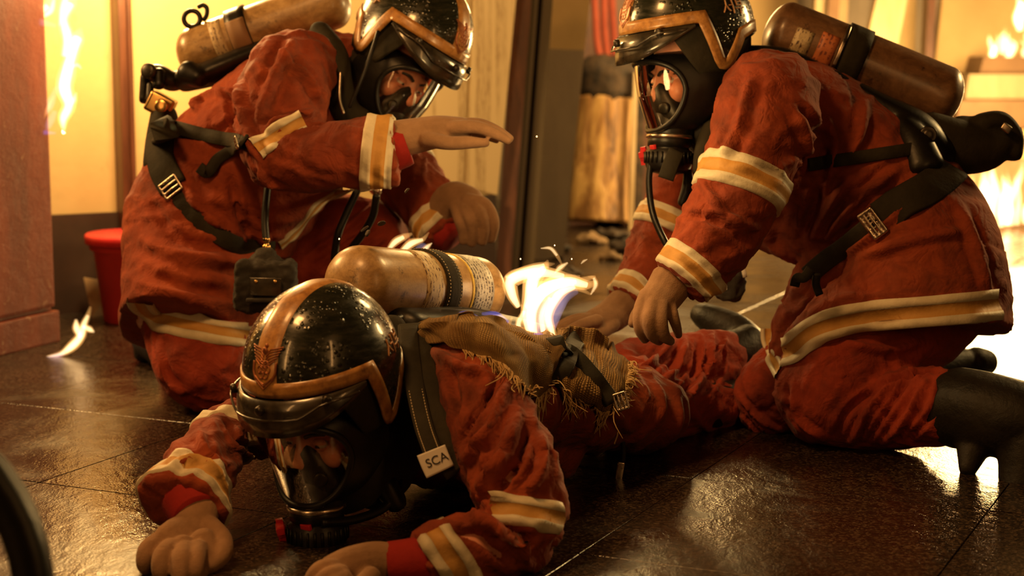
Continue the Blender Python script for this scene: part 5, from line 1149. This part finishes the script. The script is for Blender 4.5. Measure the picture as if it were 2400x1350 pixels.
P_(*strap(MB, [(1350, 796), (1334, 835), (1315, 872), (1296, 905)], .036, .006, .006, it=5), 'waist_strap', 'webbing', ap)
P_(*strap(MB, [(1296, 800), (1345, 838), (1392, 890), (1432, 945)], .032, .006, .006, it=5), 'waist_strap', 'harness_pad', ap)
q, n_ = hits(MB, [(1434, 945), (1440, 948)], 2); buckle(Vector(q[0])+Vector(n_[0])*.02, -FWD, (1, 0, .3), .03, .022, .0028, ap)
# ------------------------------------------------------------------ flames
def tongue(pts, mat, name, parent, n=14, flat=.55, k=1.0):
    c, ra, rb = spec_w([(x, y, d, r*k, max(r*flat*k, 1.2)) for x, y, d, r in pts], 6); V, Fc = loft(c, ra, rb, n); me = mesh_of(name, V, Fc)
    Vv = verts_of(me); s = pts[0][0]*.37
    Nn = normals_of(me); w_ = np.array([noise.noise((v[0]*30+s, v[1]*30, v[2]*18)) for v in Vv]); set_verts(me, Vv+Nn*(w_*.22*np.median(ra))[:, None])
    return put(name, me, mat, parent)
def flame(pts, parent, both=True, core=.62, cm='flame_core', om='flame_outer', k=1.0):
    pts = [(x, y, d, r*k) for x, y, d, r in pts]
    o = tongue(pts, om, 'flame_tongue', parent)
    q = pts[:-1] if len(pts) > 3 else pts
    tongue([(x, y, d-.004, r*core) for x, y, d, r in q], cm, 'flame_core', o)
EX = [[(1235, 720, 3.51, 12), (1262, 690, 3.51, 20), (1300, 668, 3.52, 22), (1350, 660, 3.52, 12), (1395, 648, 3.52, 3)], [(1275, 790, 3.47, 8), (1270, 740, 3.48, 12), (1290, 700, 3.49, 12), (1300, 660, 3.5, 4)], [(1186, 650, 3.52, 6), (1230, 636, 3.52, 14), (1275, 622, 3.52, 10), (1300, 618, 3.52, 3)]]
fb = thing('fire', P(1250, 820, 3.5), 'bright flames with blue base leaping from the lying back', 'fire', 'flames in the room')
for pts in ([(1262, 822, 3.42, 10), (1250, 775, 3.44, 16), (1248, 725, 3.46, 22), (1275, 680, 3.48, 24), (1330, 660, 3.5, 18), (1375, 668, 3.5, 12), (1400, 660, 3.5, 4)],
            [(1250, 800, 3.44, 10), (1232, 750, 3.46, 12), (1240, 700, 3.48, 18), (1250, 655, 3.5, 22), (1275, 628, 3.5, 12), (1284, 610, 3.5, 3)],
            [(1214, 718, 3.5, 7), (1200, 690, 3.5, 15), (1196, 660, 3.5, 20), (1224, 645, 3.5, 19), (1270, 640, 3.5, 17), (1320, 648, 3.5, 12), (1358, 648, 3.5, 3)],
            [(1288, 830, 3.42, 6), (1296, 790, 3.44, 9), (1284, 740, 3.46, 14), (1310, 690, 3.48, 16), (1345, 672, 3.5, 10), (1385, 690, 3.5, 3)],
            [(1225, 790, 3.46, 8), (1215, 760, 3.46, 9), (1228, 730, 3.46, 6), (1222, 715, 3.46, 2)], [(1240, 826, 3.4, 6), (1262, 836, 3.4, 7), (1280, 820, 3.4, 8), (1276, 785, 3.41, 5), (1282, 772, 3.41, 2)], [(1292, 826, 3.42, 4), (1294, 800, 3.42, 6), (1290, 772, 3.42, 2)],
            [(1268, 582, 3.5, 2), (1290, 582, 3.5, 5), (1305, 598, 3.5, 5), (1318, 622, 3.5, 2)], [(1300, 640, 3.5, 3), (1312, 628, 3.5, 8), (1330, 616, 3.5, 3)], [(1385, 690, 3.5, 3), (1396, 668, 3.5, 7), (1392, 652, 3.5, 5), (1378, 648, 3.5, 2)], [(1362, 618, 3.5, 2), (1368, 612, 3.5, 4), (1376, 608, 3.5, 1.5)],
            [(1120, 745, 3.4, 4), (1140, 752, 3.4, 8), (1160, 765, 3.41, 9), (1185, 770, 3.42, 7), (1200, 745, 3.43, 3)], [(1150, 770, 3.4, 5), (1175, 776, 3.41, 8), (1205, 785, 3.42, 9), (1225, 770, 3.43, 3)]):
    flame(pts, fb)
for pts in EX: flame(pts, fb)
for pts in ([(1065, 745, 3.36, 5), (1090, 740, 3.37, 12), (1120, 752, 3.38, 12), (1150, 748, 3.39, 5)], [(1075, 760, 3.36, 6), (1100, 765, 3.37, 9), (1130, 768, 3.38, 4)], [(1130, 735, 3.4, 4), (1160, 738, 3.4, 9), (1190, 755, 3.41, 5)], [(1240, 800, 3.41, 8), (1262, 790, 3.41, 12), (1282, 800, 3.41, 6)]): tongue(pts, 'flame_blue', 'blue_flame', fb)
for pts in ([(1270, 800, 3.45, 16), (1285, 750, 3.47, 24), (1310, 700, 3.49, 26), (1350, 680, 3.5, 12)], [(1245, 790, 3.47, 14), (1255, 740, 3.48, 18), (1270, 700, 3.5, 14)]): tongue(pts, 'flame_violet', 'violet_flame', fb)
f2 = thing('fire', P(960, 590, 3.75), 'small flame licking up behind the front air cylinder', 'fire', 'flames in the room')
for pts in ([(905, 592, 3.75, 4), (925, 568, 3.75, 10), (945, 556, 3.75, 9), (965, 548, 3.75, 3)], [(940, 590, 3.75, 8), (965, 570, 3.75, 11), (990, 562, 3.75, 6), (1005, 545, 3.75, 2)], [(980, 600, 3.75, 6), (1000, 580, 3.75, 7), (1012, 570, 3.75, 2)]): flame(pts, f2)
tongue([(965, 600, 3.74, 6), (990, 580, 3.74, 12), (1005, 590, 3.74, 6)], 'flame_violet', 'violet_flame', f2)
f3 = thing('fire', P(160, 310, 4.95), 'tall flame climbing the edge of the burning cabinet', 'fire', 'flames in the room')
for pts in ([(150, 312, 5.0, 5), (148, 280, 5.0, 11), (162, 245, 5.0, 15), (152, 205, 5.0, 18), (160, 160, 5.0, 17), (170, 120, 5.0, 16), (182, 90, 5.0, 15), (190, 68, 5.0, 4)], [(152, 130, 5.02, 9), (158, 90, 5.02, 13), (150, 45, 5.02, 12), (165, 10, 5.02, 13), (178, -30, 5.02, 6)], [(160, 250, 4.98, 4), (172, 235, 4.98, 8), (178, 218, 4.98, 3)], [(165, 160, 4.98, 4), (180, 152, 4.98, 5), (190, 160, 4.98, 2)], [(140, 60, 5.0, 5), (148, 20, 5.0, 10), (158, -20, 5.0, 8)]): flame(pts, f3, k=1.25)
for pts in ([(84, 290, 4.93, 8), (98, 262, 4.93, 14), (118, 240, 4.94, 11), (132, 205, 4.95, 4)], [(90, 305, 4.93, 5), (112, 292, 4.93, 10), (128, 262, 4.94, 6)]): tongue(pts, 'flame_violet', 'violet_flame', f3, k=1.1)
for pts in ([(92, 296, 4.92, 3), (108, 262, 4.92, 5), (126, 225, 4.93, 2)],): tongue(pts, 'flame_outer', 'flame_tongue', f3)
tongue([(80, 308, 4.92, 3), (100, 310, 4.92, 6), (130, 312, 4.93, 3)], 'flame_blue', 'blue_flame', f3)
for pts in ([(50, 45, 4.88, 5), (85, 38, 4.9, 9), (110, 15, 4.9, 9), (125, -15, 4.9, 5)], [(100, 40, 4.9, 4), (120, 25, 4.92, 8), (128, -5, 4.92, 5)], [(20, 15, 4.85, 5), (60, 5, 4.86, 8), (90, -20, 4.88, 5)]): flame(pts, f3, k=1.25)
tongue([(60, 48, 4.87, 4), (95, 52, 4.88, 9), (130, 60, 4.9, 5)], 'flame_violet', 'violet_flame', f3)
f4 = thing('fire', FL(150, 838), 'low curling flame on the wet floor by the cabinet foot', 'fire', 'flames in the room')
for pts in ([(110, 838, 4.8, 3), (145, 828, 4.8, 6), (172, 808, 4.8, 9), (190, 785, 4.8, 9), (196, 762, 4.8, 8), (206, 740, 4.8, 5), (212, 720, 4.8, 2)], [(188, 790, 4.8, 5), (180, 770, 4.8, 8), (178, 750, 4.8, 3)], [(195, 765, 4.8, 5), (210, 772, 4.8, 6), (220, 778, 4.8, 2)]): flame(pts, f4, k=1.4)
tongue([(105, 842, 4.79, 4), (128, 836, 4.79, 6), (150, 828, 4.79, 4)], 'flame_blue', 'blue_flame', f4)
def pile(root, x0, x1, yb, h, d, n, seed, w=(8, 18)):
    rg = random.Random(seed)
    for k in range(n):
        x = rg.uniform(x0, x1); hh = h*rg.uniform(.35, 1.0)*(1-.35*abs((x-(x0+x1)/2)/((x1-x0)/2))); r = rg.uniform(*w); y = yb-rg.uniform(0, 12); l = rg.uniform(-.25, .25)*hh; dd = d+rg.uniform(-.12, .2)
        pts = [(x, y, dd, r*.8), (x+l*.2+rg.uniform(-5, 5), y-hh*.3, dd, r*1.1), (x+l*.6+rg.uniform(-8, 8), y-hh*.65, dd, r*.8), (x+l+rg.uniform(-6, 6), y-hh, dd, r*.15)]
        o = tongue(pts, 'fire_outer', 'flame_tongue', root); tongue([(a, b, c_-.01, e*.65) for a, b, c_, e in pts[:-1]]+[(pts[-1][0], pts[-1][1]+hh*.12, dd-.01, r*.1)], 'fire_core', 'flame_core', o)
f5 = thing('fire', FL(2330, 540), 'large blaze on the floor at right behind the crouching figure', 'fire', 'flames in the room'); pile(f5, 2235, 2480, 530, 185, 7.9, 30, 2)
f6 = thing('fire', P(2370, 140, 8.9), 'fire burning on top of the far right steps', 'fire', 'flames in the room'); pile(f6, 2318, 2470, 136, 80, 9.05, 16, 5, (7, 14))
f7 = thing('fire', FL(2440, 830), 'low flames on the wet floor at the right edge behind the boot', 'fire', 'flames in the room'); pile(f7, 2420, 2560, 800, 110, 5.2, 8, 8, (8, 14))
f8 = thing('fire', P(2410, 60, 8.6), 'flame at the upper right corner beside the steps', 'fire', 'flames in the room'); pile(f8, 2385, 2460, 70, 120, 8.6, 6, 12, (8, 16))
for k, (x, y, d) in enumerate(((1220, 607, 3.6), (1340, 607, 3.5), (1300, 575, 3.5), (1258, 320, 4.0), (795, 560, 3.7))):
    V, Fc = ellipsoid(P(x, y, d), (.0011, .0011, .0016), None, 8, 6); P_(V, Fc, 'spark', 'ember', None, label=['spark drifting above the front cylinder end', 'spark above the leaping flames', 'spark beside the curling wisp of flame', 'spark before the dark door post', 'spark before the raised red knee', 'spark just under the flat gloved hand'][k], category='spark', group='drifting sparks')
# ------------------------------------------------------------------ blurred hose coil close to the lens
hc = thing('hose_coil', (-.62, 1.9, 0), 'out of focus dark hose coil standing at the lower left corner', 'hose')
for k, (rr_, yy, m_) in enumerate(((.235, 1.86, 'rubber'), (.225, 1.90, 'rubber'), (.185, 1.84, 'frame_olive'), (.150, 1.88, 'rubber'))):
    c = [(-.75+rr_*math.cos(t)*1.0, yy+.02*math.sin(2*t), .235+rr_*math.sin(t)) for t in np.linspace(0, 2*math.pi, 49)]; V, Fc = loft(c, .022 if m_ == 'rubber' else .014, .022 if m_ == 'rubber' else .014, 14, (0, 1, 0), False); P_(V, Fc, 'hose_turn', m_, hc)
V, Fc = lathe([(.13, -.02), (.14, 0), (.13, .02)], 40, frame((-.75, 1.9, .235), (0, 1, 0))); P_(V, Fc, 'reel_plate', 'rubber', hc)
